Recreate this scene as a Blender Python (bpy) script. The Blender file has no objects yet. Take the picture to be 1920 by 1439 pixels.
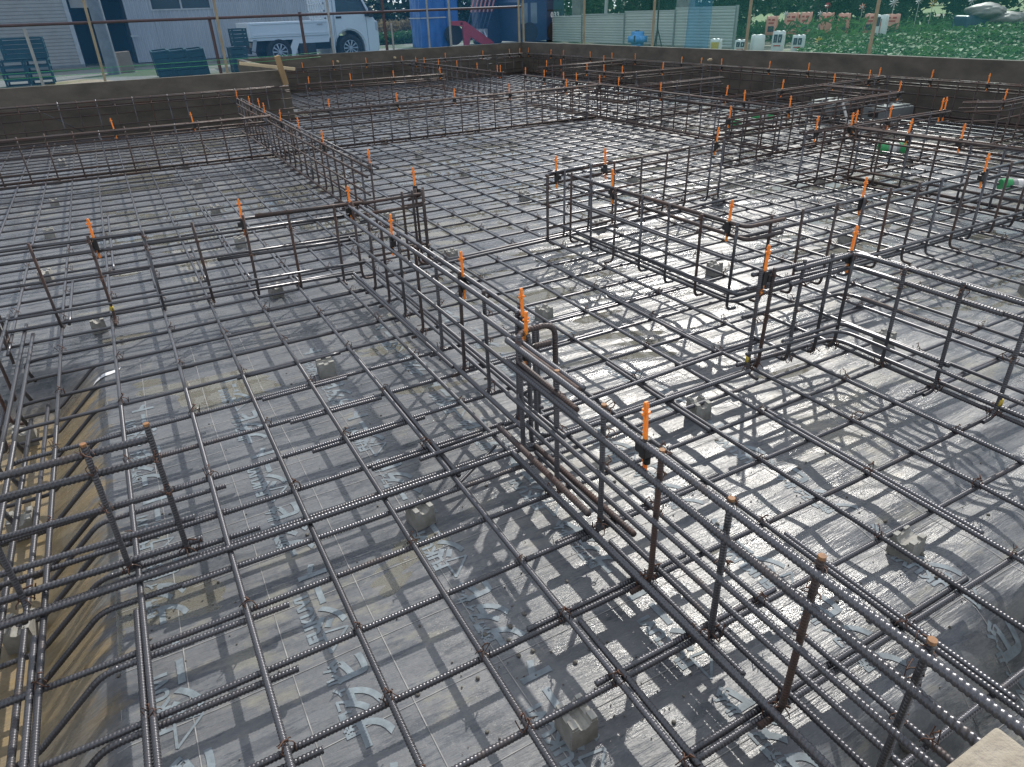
import bpy, bmesh, math, random
import numpy as np
from mathutils import Vector, Matrix
random.seed(11); rng = np.random.default_rng(5)
SC = bpy.context.scene
COL = SC.collection
R_ = math.radians

# ------------------------------------------------------------------ camera
CAM = Vector((-0.15146, -1.4878, 1.18587))
cam_d = bpy.data.cameras.new("camera")
cam_d.sensor_width = 36.0; cam_d.lens = 1275.56 * 36.0 / 1920.0
cam_d.clip_start = 0.02; cam_d.clip_end = 600
cam = bpy.data.objects.new("camera", cam_d); COL.objects.link(cam)
right = Vector((0.87434792, -0.48421816, -0.03238043))
down = Vector((-0.25889591, -0.40896964, -0.87505242))
fwd = Vector((0.41047366, 0.77348343, -0.48294385))
cam.matrix_world = Matrix.Translation(CAM) @ Matrix((right, -down, -fwd)).transposed().to_4x4()
SC.camera = cam

# ------------------------------------------------------------------ light
SUN_EL, SUN_AZ = R_(40), R_(47)          # azimuth from +Y towards +X
SC.view_settings.view_transform = 'Standard'
SC.view_settings.look = 'None'
SC.view_settings.gamma = 1.0
SC.view_settings.exposure = 0.44
world = bpy.data.worlds.new("World"); SC.world = world
world.use_nodes = True
wn, wl = world.node_tree.nodes, world.node_tree.links
bg = wn['Background']; bg.inputs[1].default_value = 0.115
sky = wn.new('ShaderNodeTexSky'); sky.sky_type = 'NISHITA'; sky.sun_disc = False
sky.sun_elevation = SUN_EL; sky.sun_rotation = SUN_AZ
tc = wn.new('ShaderNodeTexCoord')
mp = wn.new('ShaderNodeMapping'); mp.inputs['Scale'].default_value = (1, 1, 2.2)
wl.new(tc.outputs['Generated'], mp.inputs[0])
cn = wn.new('ShaderNodeTexNoise'); cn.inputs['Scale'].default_value = 2.6
cn.inputs['Detail'].default_value = 7; cn.inputs['Roughness'].default_value = 0.6
wl.new(mp.outputs[0], cn.inputs[0])
cr = wn.new('ShaderNodeValToRGB'); cr.color_ramp.elements[0].position = 0.40; cr.color_ramp.elements[1].position = 0.56
wl.new(cn.outputs[0], cr.inputs[0])
mx = wn.new('ShaderNodeMix'); mx.data_type = 'RGBA'
wl.new(cr.outputs[0], mx.inputs['Factor'])
wl.new(sky.outputs[0], mx.inputs['A'])
mx.inputs['B'].default_value = (8.6, 8.9, 9.4, 1)      # sunlit cumulus
wl.new(mx.outputs['Result'], bg.inputs[0])
sd = bpy.data.lights.new("sun", 'SUN'); sd.energy = 3.4; sd.angle = R_(0.6); sd.color = (1, 0.95, 0.87)
sun = bpy.data.objects.new("sun", sd); COL.objects.link(sun)
sdir = Vector((math.sin(SUN_AZ) * math.cos(SUN_EL), math.cos(SUN_AZ) * math.cos(SUN_EL), math.sin(SUN_EL)))
sun.rotation_euler = sdir.to_track_quat('Z', 'Y').to_euler()
sun.location = (0, 0, 20)

# ------------------------------------------------------------------ materials
def nodes(name):
    m = bpy.data.materials.new(name); m.use_nodes = True
    nt = m.node_tree
    return m, nt.nodes, nt.links, nt.nodes['Principled BSDF']
def noise(n, l, scale, detail=4, rough=0.55, vec=None, stretch=None):
    t = n.new('ShaderNodeTexNoise'); t.inputs['Scale'].default_value = scale
    t.inputs['Detail'].default_value = detail; t.inputs['Roughness'].default_value = rough
    if vec is None:
        c = n.new('ShaderNodeTexCoord'); vec = c.outputs['Object']
    if stretch:
        mpn = n.new('ShaderNodeMapping'); mpn.inputs['Scale'].default_value = stretch
        l.new(vec, mpn.inputs[0]); vec = mpn.outputs[0]
    l.new(vec, t.inputs[0])
    return t.outputs[0]
def ramp(n, l, src, p0, p1, c0=(0, 0, 0, 1), c1=(1, 1, 1, 1)):
    r = n.new('ShaderNodeValToRGB'); e = r.color_ramp.elements
    e[0].position, e[1].position = p0, p1; e[0].color, e[1].color = c0, c1
    l.new(src, r.inputs[0]); return r.outputs[0]
def mix(n, l, fac, a, b):
    x = n.new('ShaderNodeMix'); x.data_type = 'RGBA'
    for key, v in (('Factor', fac), ('A', a), ('B', b)):
        if isinstance(v, (int, float)): x.inputs[key].default_value = v
        elif isinstance(v, tuple): x.inputs[key].default_value = v if len(v) == 4 else (*v, 1)
        else: l.new(v, x.inputs[key])
    return x.outputs['Result']
def math_(n, l, op, a, b):
    x = n.new('ShaderNodeMath'); x.operation = op
    for i, v in enumerate((a, b)):
        if isinstance(v, (int, float)): x.inputs[i].default_value = v
        else: l.new(v, x.inputs[i])
    return x.outputs[0]
def bump(n, l, p, src, strength, dist=0.01):
    b = n.new('ShaderNodeBump'); b.inputs['Strength'].default_value = strength; b.inputs['Distance'].default_value = dist
    l.new(src, b.inputs['Height']); l.new(b.outputs[0], p.inputs['Normal'])
def simple(name, c1, c2=None, rough=0.6, metal=0.0, scale=8, bmp=0.0, spec=0.5, stretch=None):
    m, n, l, p = nodes(name)
    c2 = c2 or tuple(v * 0.7 for v in c1)
    f = noise(n, l, scale, 5, 0.6, stretch=stretch)
    l.new(mix(n, l, ramp(n, l, f, 0.32, 0.68), c1, c2), p.inputs['Base Color'])
    p.inputs['Roughness'].default_value = rough; p.inputs['Metallic'].default_value = metal
    p.inputs['Specular IOR Level'].default_value = spec
    if bmp: bump(n, l, p, noise(n, l, scale * 4, 5, 0.6), bmp)
    return m
def m_rebar(name, steel, rust, lo, hi, ro=.31):
    m, n, l, p = nodes(name)
    c = n.new('ShaderNodeTexCoord'); oi = n.new('ShaderNodeObjectInfo')
    add = n.new('ShaderNodeVectorMath'); add.operation = 'ADD'
    sc = n.new('ShaderNodeVectorMath'); sc.operation = 'SCALE'; sc.inputs[0].default_value = (17, 9, 13)
    l.new(oi.outputs['Random'], sc.inputs['Scale']); l.new(c.outputs['Object'], add.inputs[0]); l.new(sc.outputs[0], add.inputs[1])
    v = add.outputs[0]
    f1 = noise(n, l, 3.0, 6, 0.7, v); f2 = noise(n, l, 60, 4, 0.6, v)
    fac = math_(n, l, 'ADD', math_(n, l, 'MULTIPLY', f1, 0.75), math_(n, l, 'MULTIPLY', f2, 0.25))
    rf = ramp(n, l, fac, lo, hi)
    tone = mix(n, l, oi.outputs['Random'], tuple(s * 0.8 for s in steel), tuple(s * 1.25 for s in steel))
    l.new(mix(n, l, rf, tone, rust), p.inputs['Base Color'])
    l.new(math_(n, l, 'SUBTRACT', 0.52, math_(n, l, 'MULTIPLY', rf, 0.42)), p.inputs['Metallic'])
    l.new(math_(n, l, 'ADD', ro, math_(n, l, 'MULTIPLY', rf, 0.35)), p.inputs['Roughness'])
    return m
M = {}
M['rebar'] = m_rebar('rebar_steel', (0.078, 0.078, 0.086), (0.062, 0.042, 0.034), 0.56, 0.70)
M['rusty'] = m_rebar('rebar_rusty', (0.062, 0.053, 0.053), (0.072, 0.042, 0.033), 0.42, 0.60, .52)
M['wire'] = simple('tie_wire_rust', (0.10, 0.04, 0.02), (0.05, 0.035, 0.03), 0.7, 0.2, 40)
M['orange'] = simple('orange_plastic', (0.95, 0.40, 0.07), (0.90, 0.33, 0.05), 0.42, 0, 30)
def _tl(m, col, f):
    n, l = m.node_tree.nodes, m.node_tree.links; p = n['Principled BSDF']
    t = n.new('ShaderNodeBsdfTranslucent'); t.inputs[0].default_value = (*col, 1)
    x = n.new('ShaderNodeMixShader'); x.inputs[0].default_value = f
    l.new(p.outputs[0], x.inputs[1]); l.new(t.outputs[0], x.inputs[2]); l.new(x.outputs[0], n['Material Output'].inputs[0])
_tl(M['orange'], (0.95, 0.38, 0.06), .35)
M['black'] = simple('black_plastic', (0.012, 0.012, 0.013), (0.022, 0.02, 0.02), 0.45, 0, 30)
M['yellow'] = simple('yellow_tape', (0.62, 0.45, 0.04), (0.4, 0.28, 0.05), 0.5, 0, 30)
M['spacer'] = simple('spacer_concrete', (0.30, 0.295, 0.27), (0.17, 0.165, 0.145), 0.8, 0, 22, 0.3)
M['tip'] = simple('rusty_cut_end', (0.30, 0.14, 0.045), (0.16, 0.085, 0.045), 0.7, 0.0, 60)

def m_film():
    m, n, l, p = nodes('plastic_film')
    c = n.new('ShaderNodeTexCoord'); v = c.outputs['Object']
    f_big = noise(n, l, 1.7, 5, 0.6, v); f_mid = noise(n, l, 9, 6, 0.65, v, (1, 2.2, 1)); f_fine = noise(n, l, 70, 5, 0.65, v)
    f_str = noise(n, l, 5, 8, 0.72, v, (0.55, 3.6, 1))
    film = mix(n, l, ramp(n, l, f_mid, 0.35, 0.65), (0.060, 0.068, 0.080), (0.112, 0.121, 0.134))
    film = mix(n, l, math_(n, l, 'MULTIPLY', ramp(n, l, f_str, 0.52, 0.66), 0.55), film, (0.030, 0.036, 0.048))
    film = mix(n, l, math_(n, l, 'MULTIPLY', ramp(n, l, f_str, 0.48, 0.38), 0.4), film, (0.19, 0.195, 0.20))  # pale streaks: wrinkle highlights put into the colour, with stain mottling
    film = mix(n, l, math_(n, l, 'MULTIPLY', ramp(n, l, f_fine, 0.42, 0.7), 0.22), film, (0.24, 0.235, 0.22))
    mudf = ramp(n, l, math_(n, l, 'ADD', math_(n, l, 'MULTIPLY', f_big, 0.55), math_(n, l, 'MULTIPLY', f_mid, 0.45)), 0.54, 0.61)
    film = mix(n, l, math_(n, l, 'MULTIPLY', mudf, 0.38), film, (0.28, 0.26, 0.19))
    # ochre silt settled in the trench on the left
    sx = n.new('ShaderNodeSeparateXYZ'); l.new(v, sx.inputs[0])
    mr = n.new('ShaderNodeMapRange'); mr.inputs[1].default_value = -0.455; mr.inputs[2].default_value = -0.53
    l.new(math_(n, l, 'ADD', sx.outputs[0], math_(n, l, 'MULTIPLY', math_(n, l, 'SUBTRACT', f_mid, 0.5), 0.35)), mr.inputs[0])
    my = n.new('ShaderNodeMapRange'); my.inputs[1].default_value = 1.62; my.inputs[2].default_value = 1.4; l.new(sx.outputs[1], my.inputs[0])
    my2 = n.new('ShaderNodeMapRange'); my2.inputs[1].default_value = -.34; my2.inputs[2].default_value = -.08; my2.inputs[3].default_value = .25; l.new(sx.outputs[1], my2.inputs[0])
    silt = mix(n, l, ramp(n, l, f_mid, 0.3, 0.7), (0.31, 0.225, 0.11), (0.21, 0.17, 0.105))
    film = mix(n, l, math_(n, l, 'MULTIPLY', math_(n, l, 'MULTIPLY', mr.outputs[0], my2.outputs[0]), math_(n, l, 'MULTIPLY', my.outputs[0], 0.85)), film, silt)
    l.new(film, p.inputs['Base Color'])
    f_gl = noise(n, l, 4.2, 4, 0.6, v, (1, 1.8, 1))
    l.new(ramp(n, l, f_gl, 0.36, 0.62, (0.14, 0.14, 0.14, 1), (0.38, 0.38, 0.38, 1)), p.inputs['Roughness'])
    p.inputs['Specular IOR Level'].default_value = 0.33
    crink = noise(n, l, 7, 7, 0.62, v, (0.5, 4.2, 1))
    b1 = n.new('ShaderNodeBump'); b1.inputs['Strength'].default_value = 0.45; b1.inputs['Distance'].default_value = 0.014
    l.new(crink, b1.inputs['Height'])
    b2 = n.new('ShaderNodeBump'); b2.inputs['Strength'].default_value = 0.12; b2.inputs['Distance'].default_value = 0.004
    l.new(f_fine, b2.inputs['Height']); l.new(b1.outputs[0], b2.inputs['Normal'])
    l.new(b2.outputs[0], p.inputs['Normal'])
    return m
M['film'] = m_film()
def m_water():
    m, n, l, p = nodes('puddle_water')
    out = n['Material Output']
    tr = n.new('ShaderNodeBsdfTransparent'); tr.inputs[0].default_value = (0.88, 0.88, 0.85, 1)
    df = n.new('ShaderNodeBsdfDiffuse'); df.inputs[0].default_value = (0.40, 0.385, 0.32, 1)
    a = n.new('ShaderNodeMixShader'); a.inputs[0].default_value = 0.33
    l.new(tr.outputs[0], a.inputs[1]); l.new(df.outputs[0], a.inputs[2])
    gl = n.new('ShaderNodeBsdfGlossy'); gl.inputs['Roughness'].default_value = 0.015
    fr = n.new('ShaderNodeFresnel'); fr.inputs[0].default_value = 1.33
    b = n.new('ShaderNodeMixShader'); l.new(fr.outputs[0], b.inputs[0])
    l.new(a.outputs[0], b.inputs[1]); l.new(gl.outputs[0], b.inputs[2])
    l.new(b.outputs[0], out.inputs[0])
    bn = n.new('ShaderNodeBump'); bn.inputs['Strength'].default_value = 0.05; bn.inputs['Distance'].default_value = 0.01
    l.new(noise(n, l, 14, 3), bn.inputs['Height']); l.new(bn.outputs[0], gl.inputs['Normal'])
    return m
M['water'] = m_water()
M['print'] = simple('pale_ink', (0.22, 0.26, 0.285), (0.13, 0.155, 0.175), 0.6, 0, 40, 0, 0.25)
M['inkline'] = simple('ink_line', (0.34, 0.34, 0.33), (0.18, 0.18, 0.18), 0.6, 0, 25, 0, 0.25)
M['wall'] = simple('form_concrete', (0.115, 0.102, 0.085), (0.062, 0.057, 0.049), 0.75, 0, 3.2, 0.25, 0.3, (1, 1, 2))
M['wall_pale'] = simple('pale_concrete', (0.36, 0.32, 0.26), (0.17, 0.145, 0.11), 0.9, 0, 11, 0.7)
M['gravel'] = simple('gravel_stone', (0.16, 0.15, 0.13), (0.07, 0.066, 0.06), 0.85, 0, 30, 0.3)

# ------------------------------------------------------------------ object helpers
def tag(o, label=None, cat=None, group=None, kind=None):
    if label: o['label'] = label
    if cat: o['category'] = cat
    if group: o['group'] = group
    if kind: o['kind'] = kind
    return o
def empty(name, loc, label, cat, group=None, rz=0.0):
    o = bpy.data.objects.new(name, None); o.empty_display_size = 0.05
    o.location = loc; o.rotation_euler = (0, 0, rz); COL.objects.link(o)
    return tag(o, label, cat, group)
def link(name, me, mat, parent=None, loc=(0, 0, 0), rot=(0, 0, 0)):
    if mat and not me.materials: me.materials.append(mat)
    o = bpy.data.objects.new(name, me); COL.objects.link(o)
    o.location = loc; o.rotation_euler = rot
    if parent is not None: o.parent = parent
    return o
def mesh_np(name, V, F, smooth=True):
    """V (n,3); F list of index tuples or (m,4) array."""
    me = bpy.data.meshes.new(name)
    if isinstance(F, np.ndarray):
        k = F.shape[1]
        me.vertices.add(len(V)); me.vertices.foreach_set('co', np.asarray(V, np.float32).ravel())
        me.loops.add(F.size); me.loops.foreach_set('vertex_index', F.astype(np.int32).ravel())
        me.polygons.add(len(F)); me.polygons.foreach_set('loop_start', np.arange(0, F.size, k, dtype=np.int32))
        me.update(calc_edges=True); me.validate()
    else:
        me.from_pydata([tuple(v) for v in V], [], F); me.update()
    if smooth: me.polygons.foreach_set('use_smooth', np.ones(len(me.polygons), bool))
    return me
class MB:
    """collects shapes into one mesh"""
    def __init__(s): s.v, s.f = [], []
    def add(s, V, F):
        o = len(s.v); s.v += [tuple(x) for x in V]; s.f += [tuple(i + o for i in f) for f in F]; return s
    def box(s, a, b, bev=0.0, M4=None):
        bm = bmesh.new(); bmesh.ops.create_cube(bm, size=1)
        c = [(a[i] + b[i]) / 2 for i in range(3)]; d = [abs(b[i] - a[i]) for i in range(3)]
        for v in bm.verts: v.co = Vector((v.co[i] * d[i] + c[i] for i in range(3)))
        if bev: bmesh.ops.bevel(bm, geom=bm.edges[:], offset=bev, segments=2, affect='EDGES', profile=0.6)
        if M4 is not None: bm.transform(M4)
        bm.verts.index_update()
        s.add([v.co[:] for v in bm.verts], [[v.index for v in f.verts] for f in bm.faces]); bm.free(); return s
    def cyl(s, p0, p1, r0, r1=None, n=12):
        r1 = r0 if r1 is None else r1
        p0, p1 = Vector(p0), Vector(p1); t = (p1 - p0).normalized()
        u = t.orthogonal().normalized(); w = t.cross(u)
        V = []
        for p, r in ((p0, r0), (p1, r1)):
            for k in range(n):
                a = 2 * math.pi * k / n; V.append(p + u * (r * math.cos(a)) + w * (r * math.sin(a)))
        F = [(k, (k + 1) % n, n + (k + 1) % n, n + k) for k in range(n)] + [tuple(range(n - 1, -1, -1)), tuple(range(n, 2 * n))]
        return s.add(V, F)
    def prism(s, pts, axis, a, b):
        """polygon pts in the two other axes, extruded along axis from a to b"""
        n = len(pts); V = []
        for q in (a, b):
            for (x, y) in pts:
                V.append({'x': (q, x, y), 'y': (x, q, y), 'z': (x, y, q)}[axis])
        F = [(k, (k + 1) % n, n + (k + 1) % n, n + k) for k in range(n)] + [tuple(range(n - 1, -1, -1)), tuple(range(n, 2 * n))]
        return s.add(V, F)
    def build(s, name, mat, parent=None, loc=(0, 0, 0), rot=(0, 0, 0), smooth=False):
        me = mesh_np(name, s.v, s.f, smooth)
        bm = bmesh.new(); bm.from_mesh(me); bmesh.ops.recalc_face_normals(bm, faces=bm.faces[:]); bm.to_mesh(me); bm.free()
        return link(name, me, mat, parent, loc, rot)

def fillet(P, r, n=5):
    P = [Vector(p) for p in P]; out = [P[0]]
    for i in range(1, len(P) - 1):
        a, b, c = P[i - 1], P[i], P[i + 1]
        d0 = min(r, (a - b).length * .49); d1 = min(r, (c - b).length * .49)
        s, e = b + (a - b).normalized() * d0, b + (c - b).normalized() * d1
        for k in range(n + 1):
            t = k / n; out.append(s * (1 - t) ** 2 + b * (2 * t * (1 - t)) + e * t * t)
    out.append(P[-1]); return out
RIB_D = 2.75
def tube(path, r, ribs=True, seg=8, pitch=None, off=Vector((0, 0, 0)), ribdist=RIB_D):
    """swept bar with cross ribs modelled where it passes close to the viewer"""
    P = [Vector(p) for p in path]
    L = [0.0]
    for a, b in zip(P, P[1:]): L.append(L[-1] + (b - a).length)
    pitch = pitch or r * 1.15
    S = []
    straight = len(P) == 2
    s = 0.0; tot = L[-1]
    bends = L[1:-1]
    def at(x, hint=[0]):
        for i in range(len(L) - 1):
            if x <= L[i + 1] + 1e-9 or i == len(L) - 2:
                w = (x - L[i]) / max(L[i + 1] - L[i], 1e-9); return P[i].lerp(P[i + 1], w), i
    if ribs:
        while s < tot:
            e = min(s + pitch, tot)
            q, i = at((s + e) / 2)
            if (q + off - CAM).length < ribdist:
                S += [(s, r), (s + (e - s) * .30, r), (s + (e - s) * .45, r * 1.15), (s + (e - s) * .80, r * 1.15)]
                s = e
            else:
                S.append((s, r * 1.04)); s += 0.12
    else:
        S.append((0, r * 1.04))
    S.append((tot, r * 1.04))
    for x in bends: S.append((x, r * 1.04))
    if not ribs and straight:
        pass
    S.sort()
    rings = []
    lastx = -1
    for x, rad in S:
        if x - lastx < 1e-5: continue
        lastx = x
        q, i = at(x); t = (P[i + 1] - P[i]).normalized()
        if 0 < i and abs(x - L[i]) < 1e-6: t = (t + (P[i] - P[i - 1]).normalized()).normalized()
        elif i < len(P) - 2 and abs(x - L[i + 1]) < 1e-6: t = (t + (P[i + 2] - P[i + 1]).normalized()).normalized()
        rings.append((q, t, rad))
    u = rings[0][1].orthogonal().normalized()
    C8 = [(math.cos(2 * math.pi * k / seg), math.sin(2 * math.pi * k / seg)) for k in range(seg)]
    n = len(rings); A = np.empty((n, seg, 3))
    cs = np.array(C8)
    for j, (q, t, rad) in enumerate(rings):
        u = (u - t * u.dot(t)).normalized(); w = t.cross(u)
        A[j] = np.array(q) + rad * (cs[:, :1] * np.array(u) + cs[:, 1:] * np.array(w))
        if 0 < j < n - 1: A[j] += (pitch * .22 * cs[:, :1]) * np.array(t) * (1 if ribs else 0)
    V = A.reshape(-1, 3)
    j, k = np.meshgrid(np.arange(n - 1), np.arange(seg), indexing='ij')
    F = np.stack([j * seg + k, j * seg + (k + 1) % seg, (j + 1) * seg + (k + 1) % seg, (j + 1) * seg + k], -1).reshape(-1, 4)
    o = len(V)
    V = np.vstack([V, np.array(rings[0][0])[None], np.array(rings[-1][0])[None]])
    kk = np.arange(seg)
    c0 = np.stack([np.full(seg, o), (kk + 1) % seg, kk, kk], -1)
    return V, F, o, n, seg
def bar_mesh(name, path, r, ribs=True, seg=8, off=(0, 0, 0), ribdist=RIB_D):
    V, F, o, n, seg = tube(path, r, ribs, seg, off=Vector(off), ribdist=ribdist)
    caps = np.array([[i for i in range(seg)][::-1], [(n - 1) * seg + i for i in range(seg)]])
    # caps as quads fanned (seg is even)
    q = []
    for c in caps:
        for i in range(1, seg - 2, 2): q.append((c[0], c[i], c[i + 1], c[i + 2]))
    F = np.vstack([F, np.array(q)])
    return mesh_np(name, V[:o], F)
def near(x, y, z=0): return (Vector((x, y, z)) - CAM).length
ORD = ['first', 'second', 'third', 'fourth', 'fifth', 'sixth', 'seventh', 'eighth', 'ninth', 'tenth', 'eleventh', 'twelfth', 'thirteenth',
       'fourteenth', 'fifteenth', 'sixteenth', 'seventeenth', 'eighteenth', 'nineteenth', 'twentieth']
def ordn(k):
    k += 1
    if k <= 20: return ORD[k - 1]
    tens = {2: 'twenty', 3: 'thirty', 4: 'forty', 5: 'fifty', 6: 'sixty'}; one = k % 10
    if one == 0: return {3: 'thirtieth', 4: 'fortieth', 5: 'fiftieth', 6: 'sixtieth'}[k // 10]
    return tens[k // 10] + '-' + ORD[one - 1]

# ------------------------------------------------------------------ numeric noise
def vnoise(x, y, seed=0):
    xi, yi = np.floor(x).astype(np.int64), np.floor(y).astype(np.int64)
    fx, fy = x - xi, y - yi; fx = fx * fx * (3 - 2 * fx); fy = fy * fy * (3 - 2 * fy)
    def h(a, b):
        n = (a * 374761393 + b * 668265263 + seed * 982451653) & 0xffffffff
        n = ((n ^ (n >> 13)) * 1274126177) & 0xffffffff
        return ((n ^ (n >> 16)) & 0xffff) / 65535.0 * 2 - 1
    return (h(xi, yi) * (1 - fx) + h(xi + 1, yi) * fx) * (1 - fy) + (h(xi, yi + 1) * (1 - fx) + h(xi + 1, yi + 1) * fx) * fy
def fbm(x, y, seed=0, o=4):
    s, a = 0, 1
    for k in range(o): s = s + a * vnoise(x * 2 ** k, y * 2 ** k, seed + k); a *= .5
    return s
def sstep(a, b, x):
    t = np.clip((x - a) / (b - a), 0, 1); return t * t * (3 - 2 * t)
BASE = -0.072
def film_h(x, y):
    x, y = np.asarray(x, float), np.asarray(y, float)
    h = BASE + 0.0040 * fbm(x * 1.6, y * 1.9, 3, 3)
    # drawn wrinkles, mostly along the roll
    wx = x + 0.10 * fbm(x * 1.3, y * 1.3, 20, 2); wy = y + 0.12 * fbm(x * 1.1, y * 1.1, 31, 3) + .18 * x
    r1 = 1 - np.abs(vnoise(wx * 1.5, wy * 12, 41)); r2 = 1 - np.abs(vnoise(wx * 3.1 + 9, wy * 27, 47))
    amt = (0.3 + 0.7 * sstep(.3, 1.1, x + .35 * np.maximum(y, 0))) * (0.25 + 0.75 * sstep(-.2, .5, fbm(x * .8 + 4, y * .8, 55, 2) + .3 * sstep(.6, 1.6, x)))
    h = h + amt * (0.0022 * r1 ** 3 + 0.0016 * r2 ** 3)
    stk = sstep(.45, .9, x + .25 * y)                 # drawn ripples across the roll
    h = h + stk * (0.0042 * vnoise(wx * 1.5, (wy + .1 * wx) * 13, 91) + 0.0024 * vnoise(wx * 2.6 + 5, (wy + .1 * wx) * 30, 92))
    # big folds at the right front
    fold = sstep(.75, 1.2, x) * sstep(.1, -.5, y)
    h = h + fold * (0.008 + 0.0075 * np.sin((y - .10 * x) * 30 + 2.6 * fbm(x * 1.2, y * 1.2, 60, 2)) * (.4 + .6 * sstep(-.4, .4, vnoise(x * 1.7, y * 4, 61))))
    # trench along the left edge, up to the step in the plan
    tr = np.clip((-.455 - x - .008 * fbm(x * 5, y * 5, 71, 2)) / .22, 0, 1) ** 1.25 * sstep(1.72, 1.52, y)
    h = h - 0.145 * tr
    # sheet turns down along the near edge
    h = h - 0.14 * sstep(-1.04, -1.22, y - .05 * fbm(x * 3, 0 * y, 80, 2)) * sstep(.6, .85, x)
    return h
def hz(x, y): return float(film_h(np.array([x]), np.array([y]))[0])

# ------------------------------------------------------------------ ground outside
def m_ground():
    m, n, l, p = nodes('yard_ground')
    f = noise(n, l, 0.5, 6, 0.6); g = noise(n, l, 6, 6, 0.65)
    c = mix(n, l, ramp(n, l, g, .35, .65), (0.26, 0.23, 0.18), (0.17, 0.155, 0.12))
    c = mix(n, l, ramp(n, l, f, .48, .58), c, (0.07, 0.10, 0.03))
    l.new(c, p.inputs['Base Color']); p.inputs['Roughness'].default_value = 0.95
    bump(n, l, p, g, .5, .05); return m
M['ground'] = m_ground()
GZ = 0.25
mb = MB()
def gq(x0, y0, x1, y1): mb.add([(x0, y0, GZ), (x1, y0, GZ), (x1, y1, GZ), (x0, y1, GZ)], [(0, 1, 2, 3)])
gq(-250, 12.33, 250, 300); gq(-250, 8.88, 2.06, 12.33); gq(-250, -1.42, -3.1, 8.88)
gq(8.05, -1.42, 250, 12.33); gq(-250, -250, 250, -1.42)
tag(mb.build('ground', M['ground']), kind='structure')
# soil under the sheet
mb = MB(); mb.add([(-3.1, -1.42, -.42), (8.05, -1.42, -.42), (8.05, 12.33, -.42), (-3.1, 12.33, -.42)], [(0, 1, 2, 3)])
tag(mb.build('foundation_soil', M['ground']), kind='structure')

# ------------------------------------------------------------------ plastic sheet
def axis_lines(a, b, fine0, fine1, df, dc):
    out = []; v = a
    while v < b:
        out.append(v)
        if fine0 <= v <= fine1: v += df
        else:
            d = max(fine0 - v, v - fine1, 0); v += min(df + d * .02, dc)
    out.append(b); return np.array(out)
xs = axis_lines(-3.05, 7.72, -.9, 2.3, .011, .05); ys = axis_lines(-1.32, 12.25, -1.3, 2.2, .011, .05)
X, Y = np.meshgrid(xs, ys, indexing='ij'); Z = film_h(X, Y)
nx, ny = X.shape
I, J = np.meshgrid(np.arange(nx - 1), np.arange(ny - 1), indexing='ij')
F = np.stack([I * ny + J, (I + 1) * ny + J, (I + 1) * ny + J + 1, I * ny + J + 1], -1)
xc, yc = X[:-1, :-1], Y[:-1, :-1]
keep = ~((xc < 2.1) & (yc > 8.85)) & ~((xc < -1.15) & (yc < 1.5))
sheet = link('plastic_sheet', mesh_np('plastic_sheet', np.stack([X, Y, Z], -1).reshape(-1, 3), F[keep]), M['film'])
tag(sheet, 'grey wrinkled damp-proof plastic sheet, wet and muddy, spread under the whole steel mesh', 'plastic sheet')
# puddles standing in the hollows
mb = MB()
wz = BASE - 0.0018
mb.add([(-.46, -1.0, wz), (7.6, -1.0, wz), (7.6, 12.2, wz), (-.46, 12.2, wz)], [(0, 1, 2, 3)])
tag(mb.build('puddle_water', M['water']), kind='structure')

# printed lettering on the sheet
def text_mesh(body, size):
    cu = bpy.data.curves.new('lettering', 'FONT'); cu.body = body; cu.size = size; cu.resolution_u = 3; cu.offset = size * .05; cu.space_character = 1.08
    o = bpy.data.objects.new('tmp_lettering', cu); COL.objects.link(o)
    dg = bpy.context.evaluated_depsgraph_get()
    me = bpy.data.meshes.new_from_object(o.evaluated_get(dg))
    bpy.data.objects.remove(o); bpy.data.curves.remove(cu)
    return me
def lay(me, x0, y0, rot90=True, dz=.0016):
    n = len(me.vertices); co = np.empty(n * 3, np.float32); me.vertices.foreach_get('co', co); co = co.reshape(-1, 3)
    x, y = x0 - co[:, 1], y0 + co[:, 0]
    co[:, 0], co[:, 1] = x, y; co[:, 2] = film_h(x, y) + dz
    fs = [tuple(p.vertices) for p in me.polygons]
    return co, fs
big = text_mesh('フクビ', .080); big2 = text_mesh('シート', .080); small = text_mesh('FUKUVI', .045); jp = text_mesh('防湿フィルム', .032)
mbt = MB()
# densified so that the ink follows the wrinkles
def put(me, x0, y0):
    m2 = me.copy(); bm = bmesh.new(); bm.from_mesh(m2)
    bmesh.ops.triangulate(bm, faces=bm.faces[:])
    bmesh.ops.subdivide_edges(bm, edges=[e for e in bm.edges if e.calc_length() > .012], cuts=2, use_grid_fill=False)
    bmesh.ops.triangulate(bm, faces=bm.faces[:])
    bm.to_mesh(m2); bm.free()
    co, fs = lay(m2, x0, y0); mbt.add(co, fs); bpy.data.meshes.remove(m2)
def outline_tri(x0, y0):
    a, b, c = (x0 - .056, y0 + .004), (x0, y0 + .062), (x0 - .056, y0 + .07)
    for p, q in ((a, b), (b, c), (c, a)):
        d = Vector((q[0] - p[0], q[1] - p[1])).normalized(); nn = Vector((-d.y, d.x)) * .003
        pts = []
        for k in range(7):
            t = k / 6; X0 = p[0] + (q[0] - p[0]) * t; Y0 = p[1] + (q[1] - p[1]) * t
            for s in (-1, 1): pts.append((X0 + s * nn.x, Y0 + s * nn.y))
        V = [(u, v, hz(u, v) + .0016) for u, v in pts]
        mbt.add(V, [(2 * k, 2 * k + 1, 2 * k + 3, 2 * k + 2) for k in range(6)])
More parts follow.
